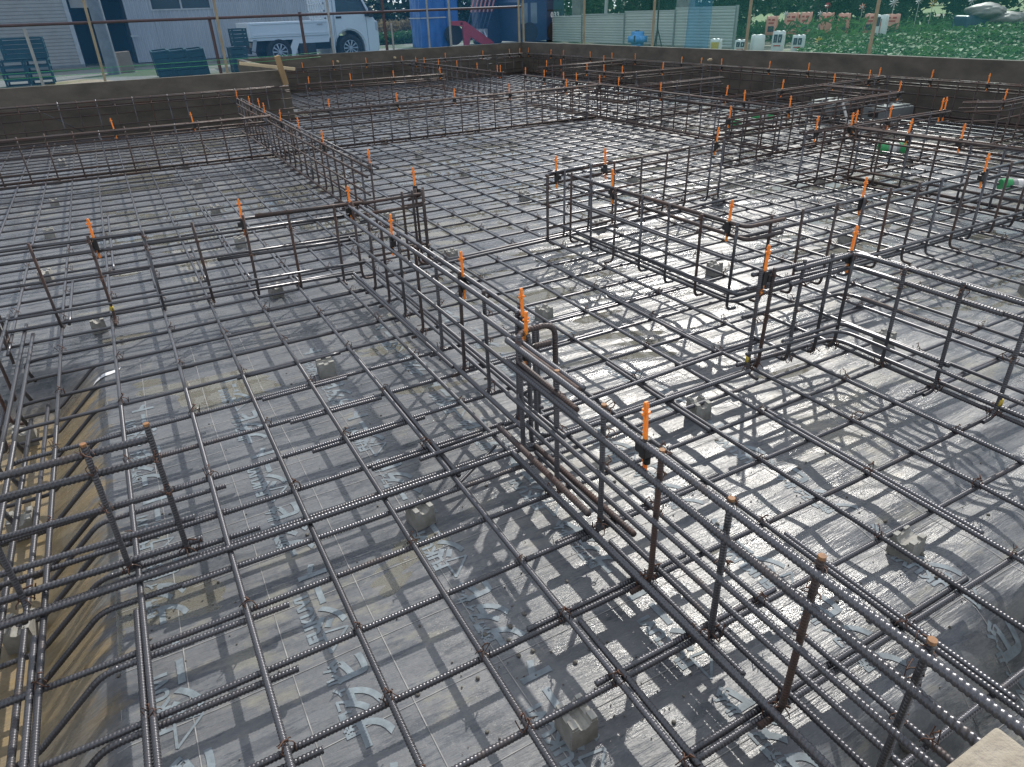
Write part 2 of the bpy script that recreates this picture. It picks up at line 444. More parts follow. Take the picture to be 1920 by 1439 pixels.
for ci, x0 in enumerate((-.308, .02, .362, .70, 1.03, 1.37)):
    for y0 in np.arange(-1.05 + (.07 * ci) % .31, 1.4, .62):
        put(big, x0, y0 - .262); outline_tri(x0, y0); put(big2, x0, y0 + .075)
        put(small, x0 - .060, y0 + .05); put(jp, x0 - .060, y0 - .22)
        mbt.build('printed_lettering', M['print'], sheet); mbt = MB()
mbt = MB()
def ribbon(pts, w):
    V = []
    for i, (x, y) in enumerate(pts):
        a = Vector(pts[max(i - 1, 0)]); b = Vector(pts[min(i + 1, len(pts) - 1)]); d = (b - a).normalized()
        for s in (-1, 1): V.append((x - s * d.y * w, y + s * d.x * w, hz(x - s * d.y * w, y + s * d.x * w) + .0013))
    mbt.add(V, [(2 * k, 2 * k + 1, 2 * k + 3, 2 * k + 2) for k in range(len(pts) - 1)])
for x0 in np.arange(-.325, 1.9, .2035):
    ribbon([(x0 + .003 * math.sin(y * 5), y) for y in np.arange(-1.15, 1.6, .025)], .0011)
for y0 in np.arange(-1.17, 1.5, .2):
    ribbon([(x, y0 + .003 * math.sin(x * 6)) for x in np.arange(-.47, 1.9, .025)], .0009)
mbt.build('printed_line', M['inkline'], sheet)

# ------------------------------------------------------------------ foundation walls
def wall_run(name, pts, th, z0, z1, mat, label):
    """pts: inner-face polyline; thickness to the left of travel"""
    mbw = MB()
    for (x0, y0), (x1, y1) in zip(pts, pts[1:]):
        d = Vector((x1 - x0, y1 - y0)).normalized(); nn = Vector((-d.y, d.x)) * th
        n = max(2, int((Vector((x1 - x0, y1 - y0)).length) / .6))
        top = []
        V = []
        for k in range(n + 1):
            t = k / n; x = x0 + (x1 - x0) * t; y = y0 + (y1 - y0) * t; dz = random.uniform(-.003, .003)
            V += [(x, y, z0), (x, y, z1 + dz), (x + nn.x, y + nn.y, z1 + dz), (x + nn.x, y + nn.y, z0)]
        Fq = []
        for k in range(n):
            a = 4 * k
            for i in range(4): Fq.append((a + i, a + (i + 1) % 4, a + 4 + (i + 1) % 4, a + 4 + i))
        Fq += [(0, 1, 2, 3), (4 * n + 3, 4 * n + 2, 4 * n + 1, 4 * n)]
        mbw.add(V, Fq)
    o = mbw.build(name, mat)
    tag(o, label, 'wall'); return o
wall_run('foundation_wall', [(2.05, 8.80), (-3.1, 8.86)][::-1], .08, -.3, .56, M['wall'], 'dark concrete form wall at the left below the metal shed, nearest of the back walls')
wall_run('foundation_wall', [(2.058, 8.90), (2.058, 12.30)], .08, -.3, .555, M['wall'], 'short dark form wall stepping back behind the wooden stake')
wall_run('foundation_wall', [(2.06, 12.22), (7.66, 12.24)], .08, -.3, .56, M['wall'], 'dark concrete form wall in front of the white truck and blue tarpaulin')
wall_run('foundation_wall', [(7.66, 12.24), (7.90, 2.6), (8.0, -1.3)], .08, -.3, .562, M['wall'], 'long dark concrete form wall along the right side below the green crop field')
nb = MB(); nb.box((-1.1, -1.415, -.4), (.60, -1.302, .40), .006)
tag(nb.build('foundation_wall', M['wall_pale']), 'pale worn concrete wall top at the bottom right corner, nearest to the viewer', 'wall')
def stone(r, seed):
    bm = bmesh.new(); bmesh.ops.create_icosphere(bm, subdivisions=2, radius=r)
    rr = random.Random(seed); k = Vector((rr.uniform(.7, 1.3), rr.uniform(.7, 1.2), rr.uniform(.5, .85)))
    for v in bm.verts: v.co = Vector((v.co.x * k.x, v.co.y * k.y, v.co.z * k.z)) * (1 + rr.uniform(-.12, .12))
    V = [v.co.copy() for v in bm.verts]; Fs = [[v.index for v in f.verts] for f in bm.faces]; bm.free(); return V, Fs
mbs = MB()
for k in range(260):
    x, y = random.uniform(.62, 1.9), random.uniform(-1.31, -1.12)
    V, Fs = stone(random.uniform(.006, .02), k); z = hz(x, y)
    if x < .9 or y < -1.2: mbs.add([(v.x + x, v.y + y, v.z + z + .012) for v in V], Fs)
tag(mbs.build('gravel', M['gravel'], smooth=True), 'dark gravel lying along the near edge beside the pale wall', 'gravel', kind='stuff')
# crumbs of soil on the sheet
mbs = MB()
cl = [(.36, -.52), (.33, -.6), (1.05, -.75), (.2, -.62), (.42, -.35), (-.28, -.1), (.95, -.3), (1.3, -.45), (1.3, -.9), (1.1, -.95), (.5, -.8)]
for k in range(330):
    if random.random() < .5: cx, cy = random.choice(cl); x, y = random.gauss(cx, .09), random.gauss(cy, .08)
    else: x, y = random.uniform(-.4, 1.9), random.uniform(-1.0, 1.2)
    V, Fs = stone(random.choice((.0016, .002, .0022, .003, .0055)) * random.uniform(.7, 1.2), k); z = hz(x, y)
    mbs.add([(v.x + x, v.y + y, v.z + z + .002) for v in V], Fs)
tag(mbs.build('soil_crumbs', M['gravel'], smooth=True), 'small crumbs of soil scattered on the plastic sheet', 'soil', kind='stuff')

# ------------------------------------------------------------------ tie wires
def knot(seed):
    rr = random.Random(seed); V, Fs = [], []
    mbk = MB()
    for s in (1, -1):
        pts = []
        for k in range(9):
            a = k / 8 * math.pi * 1.25 + rr.uniform(-.1, .1)
            pts.append((math.cos(a) * .012 * s + rr.uniform(-.001, .001), (k / 8 - .5) * .024, .004 + math.sin(a) * .011))
        pts.append((pts[-1][0] + rr.uniform(-.012, .012), pts[-1][1] + rr.uniform(-.004, .012), .016 + rr.uniform(0, .012)))
        v, f, o_, n_, sg = tube(pts, .0012, False, 4); mbk.add(v[:o_], f.tolist())
    pts = [(0, -.004, .016), (.004, 0, .02), (-.003, .004, .023), (.004, .006, .027 + rr.uniform(0, .01)), (.006 + rr.uniform(-.01, .012), .012, .03)]
    v, f, o_, n_, sg = tube(pts, .0016, False, 4); mbk.add(v[:o_], f.tolist())
    return mesh_np('tie_wire', mbk.v, mbk.f)
KN = [knot(s) for s in range(4)]
for k in KN: k.materials.append(M['wire'])
def tie(parent, loc, rz=None, sc=1.0, rot=None):
    o = bpy.data.objects.new('tie_wire', random.choice(KN)); COL.objects.link(o); o.parent = parent
    o.location = loc; o.rotation_euler = rot or (0, 0, random.uniform(0, 6.28) if rz is None else rz); o.scale = (sc,) * 3
    return o

# ------------------------------------------------------------------ floor mesh
PX = .2035
AX = {i: .028 + PX * i + random.uniform(-.005, .005) for i in range(-14, 37)}
RF = .0066
def y_end(x): return 8.12 if x < 2.02 else 11.75
BY = []
bs = [-1.17, -.98, -.777, -.590, -.390, -.198]
bs += [.2, .388, .6, .81, 1.03, 1.23, 1.44, 1.64]
yy = 1.84
while yy < 11.8: bs.append(yy + random.uniform(-.006, .006)); yy += .2
BY = bs
gA, gB = 'floor bars running away from the viewer', 'floor bars running crosswise'
A_OBJ = {}
def wob(p0, p1, amp=.003, n=None):
    p0, p1 = Vector(p0), Vector(p1); Ln = (p1 - p0).length; n = max(1, int(Ln / 1.3))
    d = (p1 - p0).normalized(); s = Vector((-d.y, d.x, 0)); out = []
    for k in range(n + 1):
        w = 0 if k in (0, n) else random.uniform(-amp, amp)
        out.append(p0.lerp(p1, k / n) + s * w + Vector((0, 0, 0 if k in (0, n) else random.uniform(-.002, .002))))
    return out
for i, x in AX.items():
    y0 = 1.72 if x < -.62 else -1.27
    if i == -3: y0 = -.72
    y1 = y_end(x) + random.uniform(-.04, .04)
    xe = x * 1.0 + random.uniform(-.01, .01)
    if x < 2: xe = x + (-.02 if i > 0 else -.03)
    p = wob((x, y0, RF + .0005), (xe, y1, RF + .0005))
    o = link('floor_bar', bar_mesh('floor_bar', [Vector(q) - Vector((x, y0, 0)) for q in p], RF, True, 8, (x, y0, 0)), M['rebar'], None, (x, y0, 0))
    if i <= 2: lab = 'floor bar running away from viewer, %s to the left of the front long cage' % ordn(2 - i)
    elif i == 3: lab = 'steel floor bar running away from viewer directly under the front long cage'
    else: lab = 'floor bar running away from viewer, %s to the right of the front long cage' % ordn(i - 4)
    A_OBJ[i] = tag(o, lab, 'rebar', gA)
order = 0
for y in BY:
    x1 = 7.52
    sk = random.uniform(-.004, .004)
    if y < 1.7:
        # left end hooks down into the trench
        P0 = [(-.715, y + .0, -.10), (-.735, y, -.02), (-.69, y, -RF), (-.55, y, -RF)]
        P0 = fillet(P0, .035, 4)
        path = P0 + wob((-.5, y, -RF), (x1, y + sk * 5, -RF))
    else:
        xl = -3.0 if y < 8.3 else 2.2
        path = wob((xl, y - sk, -RF), (x1, y + sk * 4, -RF))
    ox = path[0]
    o = link('floor_bar', bar_mesh('floor_bar', [Vector(q) - Vector((0, y, 0)) for q in path], RF, True, 8, (0, y, 0)), M['rebar'], None, (0, y, 0))
    tag(o, 'floor bar running crosswise under the lengthwise bars, %s from the front edge' % ordn(order), 'rebar', gB)
    order += 1
# knots at the crossings, alternately tied
cnt = 0
for i, x in AX.items():
    if x > 5.2: continue
    per = 0
    for jj, y in enumerate(BY):
        if y > 5 or (x < -.62 and y < 1.75): continue
        d = near(x, y)
        if (i + jj) % 2 and d > 1.6: continue
        if d > 5.2 or per > 40: continue
        tie(A_OBJ[i], (0, y - A_OBJ[i].location.y, .003), None, random.uniform(.85, 1.15)); per += 1
# doubled bars across the front at the short cages
gL = 'lap bars tied beside the floor bars'
def lapbar(path, label, r=RF, ribs=True, mat='rebar', group=gL, name='lap_bar'):
    o0 = Vector(path[0])
    o = link(name, bar_mesh(name, [Vector(q) - o0 for q in path], r, ribs, 8, o0), M[mat], None, o0)
    return tag(o, label, 'rebar', group)
lapbar(wob((-.98, .055, -RF), (1.62, .05, -RF)), 'long crosswise bar at the short cages, first of the close-set trio across the front half')
lapbar(wob((-.98, .012, .020), (1.60, .0, .022)), 'long crosswise bar at the short cages, middle and highest of the close-set trio', .008)
lapbar(wob((-.3, -.035, -RF), (2.2, -.045, -RF)), 'long crosswise bar at the short cages, nearest of the close-set trio', .0066)
lapbar([(.38, .115, .022), (1.62, .16, .024)], 'bar lying loosely above the crosswise trio right of the post cluster')
lapbar([(.42, -.02, -.02), (.63, .11, -.016)], 'thin oblique bar poking out left of the post cluster', .0045)
# straight laps
LAPS = [(-.345, .9), (-.585, 1.5)]
for k, (i, y0, y1, s) in enumerate([(-2, -.55, -.08, -1), (-3, -.6, -.05, -1), (-3, 1.95, 2.6, 1), (-1, 2.25, 3.35, -1), (1, 2.1, 3.9, 1), (0, 2.2, 2.9, 1), (-2, 2.7, 4.1, 1),
                                    (2, 1.9, 2.6, 1), (2, .0, .62, 1), (3, -.9, -.45, 1), (2, -1.2, -.62, 1), (6, -.2, .35, -1), (7, -.9, -.2, 1), (5, -1.2, -.65, 1), (8, .2, .9, -1)]):
    x = AX[i] + s * .017
    lapbar([(x, y0, RF), (x + random.uniform(-.004, .004), y1, RF)], 'short lap bar beside a lengthwise floor bar, %s counted from the left front' % ordn(k))
for k, (y, x0, x1, s) in enumerate([(-.98, .44, 1.3, 1), (-.777, .4, .9, 1), (-.59, .35, .8, 1), (-.39, .55, 1.1, 1), (.388, .12, .5, -1), (.6, .1, .42, -1), (.81, .05, .36, -1),
                                    (1.03, .0, .4, -1), (.2, .25, .62, -1), (.6, .75, 1.4, 1), (.81, 1.2, 2.2, 1), (1.44, .05, .45, 1), (1.64, .2, .7, 1), (.2, 1.45, 2.6, 1), (-.39, 2.0, 2.7, 1)]):
    lapbar([(x0, y + s * .017, -RF), (x1, y + s * .017 + random.uniform(-.004, .004), -RF)], 'short lap bar beside a crosswise floor bar, %s counted from the front' % ordn(k))
# cranked bars rising out of the trench
gC = 'cranked bars rising out of the trench'
ky = [-.80, -.61, -.405, -.215, -.02, .10, .225, .345, .41, .62, .83, 1.05, 1.245, 1.46]
for k, y in enumerate(ky):
    xe = -.13 + random.uniform(-.05, .05)
    P = fillet([(-1.0, y, -.165), (-.648, y, -.165), (-.475, y, -.012), (xe, y - .004, -.0145)], .028, 4)
    lapbar(P, 'cranked steel bar sloping out of the left trench, %s from the front' % ordn(k), RF, True, 'rebar', gC, 'cranked_bar')
# trench-side lengthwise bars
for k, (x, y0, y1, z) in enumerate([(-.712, -.6, 1.93, .0), (-.742, -.35, 2.05, .008), (-.685, -.45, 1.5, -.15), (-.84, -.5, 1.9, -.15), (-.70, .0, 1.2, -.06)]):
    lapbar(wob((x, y0, z), (x + .004, y1, z)), ['bar along the trench lip, inner of the pair at the left edge', 'bar along the trench lip, outer of the pair at the left edge',
        'bar low in the trench along its inner side', 'bar low in the trench along its outer side', 'bar halfway down the inner side of the trench'][k], .0075, True, 'rebar', 'bars along the trench', 'trench_bar')

# ------------------------------------------------------------------ spacer blocks
def spacer_mesh():
    w, h, g = .031, .057, .013
    bm = bmesh.new()
    prof = [(-w, 0), (w, 0), (w * .93, h), (g, h), (g * .75, h - .007), (0, h - .011), (-g * .75, h - .007), (-g, h), (-w * .93, h)]
    lo = [bm.verts.new((x, -w, z)) for x, z in prof]; hi = [bm.verts.new((x, w, z)) for x, z in prof]
    n = len(prof)
    bm.faces.new(lo[::-1]); bm.faces.new(hi)
    for k in range(n): bm.faces.new((lo[k], lo[(k + 1) % n], hi[(k + 1) % n], hi[k]))
    # four corner studs with a cross groove
    for sx in (-1, 1):
        for sy in (-1, 1):
            x0, x1 = sorted((sx * .015, sx * .0285)); y0, y1 = sorted((sy * .010, sy * .030))
            r = bmesh.ops.create_cube(bm, size=1)
            for v in r['verts']: v.co = Vector(((x0 + x1) / 2 + v.co.x * (x1 - x0), (y0 + y1) / 2 + v.co.y * (y1 - y0), h + .003 + v.co.z * .008))
    bmesh.ops.recalc_face_normals(bm, faces=bm.faces[:])
    me = bpy.data.meshes.new('spacer_block'); bm.to_mesh(me); bm.free(); me.materials.append(M['spacer']); return me
SPM = spacer_mesh()
sx_ = [.33, 1.32, 2.36, 3.4, 4.43, 5.45, 6.5]; sy_ = [-.8, -.02, .97, 2.0, 2.98, 3.98, 5.0, 6.0, 7.0, 8.0]
for rj, y in enumerate(sy_):
    row = ([-.73] if y > 1.9 else []) + sx_
    if abs(y - 2) < .1: row = [-.48] + sx_
    for ci, x in enumerate(row):
        xx, yy2 = x + random.uniform(-.02, .02), y + random.uniform(-.02, .02)
        o = bpy.data.objects.new('spacer_block', SPM); COL.objects.link(o)
        o.location = (xx, yy2, hz(xx, yy2) + .0005); o.rotation_euler = (0, 0, random.choice((0, math.pi / 2)) + random.uniform(-.15, .15))
        tag(o, 'concrete spacer block under the mesh, %s from left in the %s row from the front' % (ordn(ci), ordn(rj)), 'spacer block', 'concrete spacer blocks')
for k, (x, y) in enumerate([(-.70, .22), (-.73, .72), (-.76, 1.34)]):
    o = bpy.data.objects.new('spacer_block', SPM); COL.objects.link(o); o.location = (x, y, hz(x, y)); o.scale = (1.15,) * 3
    o.rotation_euler = (0, 0, random.uniform(-.2, .2))
    tag(o, 'concrete spacer block down in the muddy trench, %s from the front' % ordn(k), 'spacer block', 'concrete spacer blocks')

# ------------------------------------------------------------------ rebar cages
def marker_meshes():
    rod = MB()
    rod.box((-.0046, -.0035, -.175), (.0046, .0035, -.004), .001)
    rod.prism([(-.0065, -.012), (.0065, -.012), (.002, .0), (-.002, 0)], 'y', -.004, .004)
    rod.box((-.011, -.003, -.025), (.011, .003, -.020), 0)
    rod.box((-.003, -.010, -.030), (.003, .010, -.025), 0)
    for k in range(11): rod.box((.0046, -.0025, -.04 - k * .011), (.0070, .0025, -.036 - k * .011), 0)
    me = mesh_np('marker_rod', rod.v, rod.f, False); me.materials.append(M['orange'])
    cl = MB()
    cl.box((-.009, -.010, -.138), (.011, .010, -.090), .003)
    cl.box((.009, -.014, -.130), (.025, .009, -.106), .003)
    cl.cyl((-.006, .0, -.150), (-.006, .0, -.138), .008, n=10)
    mc = mesh_np('marker_clamp', cl.v, cl.f, False); mc.materials.append(M['black'])
    return me, mc
MROD, MCLAMP = marker_meshes()
def marker(x, y, ztop, label, rz):
    e = empty('level_marker', (x, y, ztop), label, 'level marker', 'orange level markers', rz)
    e.rotation_euler = (random.uniform(-.05, .05), random.uniform(-.05, .05), rz)
    for nm, me in (('marker_rod', MROD), ('marker_clamp', MCLAMP)):
        o = bpy.data.objects.new(nm, me); COL.objects.link(o); o.parent = e
SMESH = {}
def stirrup_mesh(h, foot, key, r=.0064):
    k = (round(h, 3), foot, key)
    if k not in SMESH:
        P = fillet([(0, 0, h), (0, 0, .03), (foot[0] * .16, foot[1] * .16, .002), (foot[0], foot[1], .0)], .018, 3)
        SMESH[k] = P
    return SMESH[k]
def offset_path(P, d):
    P = [Vector((x, y)) for x, y in P]; out = []
    for i, p in enumerate(P):
        ns = []
        if i > 0: t = (P[i] - P[i - 1]).normalized(); ns.append(Vector((-t.y, t.x)))
        if i < len(P) - 1: t = (P[i + 1] - P[i]).normalized(); ns.append(Vector((-t.y, t.x)))
        nn = sum(ns, Vector((0, 0))); nn = nn / nn.length_squared * len(ns) if len(ns) > 1 else nn
        if len(ns) > 1: nn = nn * (nn.length_squared ** 0) 
        out.append(p + nn * d / (1 if len(ns) == 1 else max(nn.length_squared, .3) ** .5 / nn.length if False else 1))
    return out
LEV = [(.0, .372, .0078), (.016, .318, .0078), (.014, .214, .0064), (-.014, .094, .0064), (.014, .024, .0078)]
def cage(label, pts, first=.1, pitch=.2, marks=(), lev=LEV, far_mat='rebar', mdesc='', h=.388, foot=(-.05, 0), vs=None, extra=(), zoff=0.0, tape=()):
    o0 = Vector((pts[0][0], pts[0][1], 0))
    root = empty('rebar_cage', o0, label, 'rebar cage', 'tied rebar cages')
    dmin = min(near(*q) for q in [((pts[0][0] * (1 - t) + pts[-1][0] * t), (pts[0][1] * (1 - t) + pts[-1][1] * t)) for t in (0, .25, .5, .75, 1)])
    isnear = dmin < 3.2
    if dmin > 4.6 and lev is LEV:
        lev = LEV + [(-.016, .368, .0070), (.05, .010, .0070), (-.055, .012, .0070), (-.016, .30, .0064)]
    for k, (d, z, r) in enumerate(lev):
        q = offset_path(pts, d + (r + .0066) * (1 if d >= 0 else -1))
        path = [Vector((p.x, p.y, z + random.uniform(-.003, .003))) for p in q]
        ext = random.uniform(-.01, .03)
        t0 = (path[0] - path[1]).normalized(); path[0] = path[0] + t0 * ext
        t1 = (path[-1] - path[-2]).normalized(); path[-1] = path[-1] + t1 * random.uniform(-.01, .03)
        if len(path) > 2: path = fillet(path, .06, 5)
        else: path = wob(path[0], path[1], .003)
        link('lengthwise_bar', bar_mesh('lengthwise_bar', [p - o0 for p in path], r * (1 if dmin < 4.6 else 1.1), isnear, 8 if isnear else 6, o0), M['rusty'] if (far_mat == 'rusty' or dmin > 4.6) else M['rebar'], root)
    for (p0, p1, r, mt) in extra:
        path = [Vector(p0), Vector(p1)] if not isinstance(p0, list) else fillet(p0, .035, 5)
        link('lengthwise_bar', bar_mesh('lengthwise_bar', [p - o0 for p in path], r, isnear, 8, o0), M[mt], root)
    # uprights along the polyline
    segs = [(Vector(a), Vector(b)) for a, b in zip(pts, pts[1:])]
    tot = sum((b - a).length for a, b in segs)
    pos = list(vs) if vs is not None else list(np.arange(first, tot + .001, pitch))
    def along(s):
        for a, b in segs:
            Ln = (b - a).length
            if s <= Ln + 1e-6: return a.lerp(b, s / Ln), (b - a).normalized()
            s -= Ln
        return segs[-1][1], (segs[-1][1] - segs[-1][0]).normalized()
    shared = {}
    for s in pos:
        p, t = along(s)
        f = Vector((-t.y, t.x)) * .055 * (1 if random.random() < .8 else -1)
        hh = h + random.choice((-.008, 0, .006))
        d = near(p.x, p.y, .2)
        loc = Vector((p.x + random.uniform(-.003, .003), p.y + random.uniform(-.003, .003), zoff)) - o0
        if d < RIB_D + .5:
            me = bar_mesh('upright_bar', stirrup_mesh(hh - zoff, (f.x, f.y), 0), .0062, True, 8, (p.x, p.y, 0))
        else:
            kk = (round(hh, 3), round(f.x, 3), round(f.y, 3))
            if kk not in shared: shared[kk] = bar_mesh('upright_bar', stirrup_mesh(hh - zoff, (f.x, f.y), 0), .0064 if d < 4.6 else .0070, False, 6)
            me = shared[kk]
        ob = link('upright_bar', me, M['rusty'] if random.random() < (.15 if d < 3 else .6) else M['rebar'], root, loc)
        ob.rotation_euler = (random.uniform(-.018, .018), random.uniform(-.018, .018), 0)
        if d < 1.9:
            mbk = MB(); mbk.cyl((0, 0, hh - .006), (0, 0, hh + .002), .0068, n=10)
            mbk.build('rusty_tip', M['tip'], root, loc, ob.rotation_euler, False)
        if d < 4.0:
            for zz in (.365, .31, .21):
                if random.random() < .7: tie(root, loc + Vector((0, 0, zz - zoff)), None, random.uniform(.8, 1.1), (R_(90), random.uniform(0, 3), math.atan2(t.y, t.x)))
            if d < 3:
                tie(root, loc + Vector((0, 0, .008)), None, 1.3)
    for (s, z) in tape:
        p, t = along(s)
        mbk = MB(); mbk.cyl((0, 0, 0), (0, 0, .022), .0082, n=10)
        mbk.build('tape_mark', M['yellow'], root, Vector((p.x, p.y, z)) - o0, smooth=True)
    tall = sorted(marks)
    for k, s in enumerate(tall):
        p, t = along(s); nn = Vector((-t.y, t.x)) * random.choice((.012, .012, -.012))
        marker(p.x + nn.x, p.y + nn.y, .468 + random.uniform(-.006, .006), mdesc % ordn(k), math.atan2(t.y, t.x) + random.choice((0, math.pi)))
    return root

# front long cage (runs from the bottom right corner into the picture)
fc = cage('front long rebar cage running from the bottom right corner to the centre post cluster', [(.662, -1.36), (.662, .03)], marks=(.80,),
     vs=[.18, .37, .565, .755, .955, 1.155], mdesc='orange level marker with black clamp on the front long cage, %s from the near end', foot=(-.05, 0),
     extra=[((.675, -.30, .372), (.675, .05, .372), .0078, 'rebar'), ((.638, -.33, .318), (.638, .02, .318), .0078, 'rebar'),
            ((.70, -1.3, .010), (.70, -.02, .012), .0066, 'rebar'), ((.615, -.42, .094), (.615, .05, .094), .0078, 'rusty'),
            ((.73, -.46, .006), (.71, .0, .02), .0078, 'rusty')])
# post cluster in the middle
pc = empty('rebar_post_cluster', (.70, -.01, 0), 'bent hoops and uprights bunched at the end of the front long cage', 'rebar cage', 'post clusters')
def sub(root, nm, path, r, mat='rebar', ribs=True):
    o0 = root.location
    return link(nm, bar_mesh(nm, [Vector(p) - o0 for p in path], r, ribs, 8, o0), M[mat], root)
sub(pc, 'hoop', fillet([(.80, .02, .0), (.80, .03, .392), (.69, .035, .392), (.655, .0, .374), (.66, -.3, .372)], .04, 6), .0078, 'rusty')
sub(pc, 'hoop', fillet([(.785, .03, .335), (.70, .03, .34), (.655, .0, .325), (.655, -.3, .318)], .03, 5), .0078, 'rusty')
sub(pc, 'hoop', fillet([(.74, .05, .19), (.69, .04, .19), (.655, .0, .2), (.652, -.25, .212)], .03, 5), .0066, 'rebar')
for x, y, h in ((.665, .0, .40), (.705, .02, .385), (.742, .05, .395), (.775, .09, .38)):
    sub(pc, 'upright_bar', fillet([(x, y, h), (x + .004, y, .02), (x + .05, y, .004)], .02, 3), .0066)
marker(.70, .02, .455, 'orange level marker at the bunched centre posts, lower right of the close pair', .4)
marker(.765, .16, .465, 'orange level marker at the bunched centre posts, upper left of the close pair', 1.6)
# middle long cage
cage('middle long rebar cage running away between the two post clusters', [(.752, .10), (.745, 1.82)], first=.08, marks=(.47, 1.09), mdesc='orange level marker on the middle long cage, %s from the near end',
     extra=[((.775, .15, .372), (.775, 1.75, .375), .0078, 'rebar'), ((.71, .6, .024), (.70, 1.8, .02), .0066, 'rebar'), ((.80, .2, .012), (.80, 1.7, .012), .0066, 'rebar')])
# left cross cage
cage('low rebar cage crossing the left half toward the middle post cluster', [(-1.0, 1.945), (.76, 1.80)], vs=[.2, .41, .62, .83, 1.04, 1.25, 1.45, 1.66], marks=(.64, 1.25, 1.75),
     mdesc='orange level marker on the left cross cage, %s from the left', foot=(0, -.05), tape=((.62, .05),),
     extra=[((.0, 1.90, .024), (.72, 1.84, .03), .0078, 'rebar'), ((-.9, 2.0, .01), (.6, 1.88, .01), .0066, 'rebar'), ((.1, 1.88, .20), (.74, 1.80, .205), .0078, 'rebar'), ((.3, 1.83, .385), (.8, 1.795, .38), .0078, 'rusty')])
pc2 = empty('rebar_post_cluster', (1.09, 1.80, 0), 'rusty upright bars with bent tops at the right end of the left cross cage', 'rebar cage', 'post clusters')
for x, y in ((1.065, 1.80), (1.09, 1.82), (1.115, 1.79), (1.135, 1.83), (1.01, 1.80)):
    sub(pc2, 'upright_bar', fillet([(x, y, .40), (x, y, .02), (x + .05, y, .004)], .02, 3), .0066, 'rusty')
sub(pc2, 'hoop', fillet([(.75, 1.80, .372), (1.10, 1.80, .376), (1.13, 1.85, .36), (1.06, 1.86, .34)], .03, 4), .0078, 'rusty')
sub(pc2, 'hoop', fillet([(.75, 1.81, .318), (1.12, 1.80, .318), (1.15, 1.85, .318), (1.02, 1.86, .31)], .03, 4), .0078, 'rusty')
sub(pc2, 'hoop', fillet([(.80, 1.81, .10), (1.13, 1.80, .10), (1.15, 1.85, .10), (1.02, 1.86, .10)], .03, 4), .0066, 'rusty')
marker(1.10, 1.85, .50, 'orange level marker above the rusty bent bars where the left cross cage ends', 0)
# far long cage
cage('far long rebar cage running away to the left back wall, beyond a gap', [(1.125, 2.62), (1.16, 7.45)], first=.03, marks=(1.05, 1.9, 2.45, 3.2, 3.6, 4.0, 4.8, .06), far_mat='rusty',
     mdesc='orange level marker on the far long cage, %s from the near end', extra=[((1.16, 2.6, .37), (1.19, 7.4, .37), .0078, 'rebar'), ((1.10, 2.6, .024), (1.12, 7.4, .024), .0066, 'rusty')])
# cages between the front and the middle, on the right
cage('short rebar cage with bent corner at right of the front opening, turning toward viewer', [(1.585, .03), (2.045, -.005), (2.045, -1.25)], vs=[.03, .08, .22, .35, .455, .66, .86, 1.06, 1.3], marks=(.06, .46),
     mdesc='level marker on the short corner cage at the right front, %s from its free end', tape=((.03, .045), (1.06, .045)),
     extra=[([(1.75, .0, .372), (2.062, .0, .372), (2.062, -.52, .372)], None, .0085, 'rebar'), ([(1.75, .01, .318), (2.072, .01, .318), (2.072, -.52, .318)], None, .0085, 'rebar'),
            ([(1.75, .0, .10), (2.062, .0, .10), (2.062, -.42, .10)], None, .0085, 'rebar'), ((2.075, -.05, .214), (2.075, -.45, .214), .0078, 'rusty')])
cage('rebar cage with bent corner right of centre, turning off to the right edge', [(1.945, 1.74), (1.97, .465), (5.3, .51)], first=.05, marks=(.40, 1.2, 2.05, 2.97),
     mdesc='orange level marker on the bent cage right of centre, %s from its far end', far_mat='rebar',
     extra=[([(1.965, 1.2, .374), (1.985, .45, .374), (2.2, .45, .374)], None, .0085, 'rusty'), ([(1.975, 1.2, .322), (1.995, .45, .318), (2.2, .45, .318)], None, .0085, 'rusty'),
            ((1.93, 1.1, .10), (1.95, .42, .10), .0085, 'rebar'), ((2.0, 1.7, .214), (2.01, .5, .214), .0066, 'rebar'), ((2.0, .52, .06), (5.2, .55, .05), .0066, 'rebar')])
cage('rebar cage crossing the middle right of centre behind the bent cage', [(1.845, 1.77), (3.31, 1.94)], vs=[.0, .12, .3, .5, .72, .93, 1.14, 1.36, 1.47], marks=(.07, .41, 1.42),
     mdesc='orange level marker on the middle cross cage, %s from its left end', far_mat='rusty', extra=[([(1.85, 1.78, .0), (1.85, 1.78, .385), (2.1, 1.80, .385)], None, .0075, 'rebar')])
lapbar(wob((.85, 1.72, .012), (3.4, 1.86, .015)), 'dark doubled bar low across the middle right of the second post cluster, nearer one', .009)
lapbar(wob((1.2, 1.76, .018), (2.2, 1.81, .02)), 'dark doubled bar low across the middle right of the second post cluster, farther one', .009)
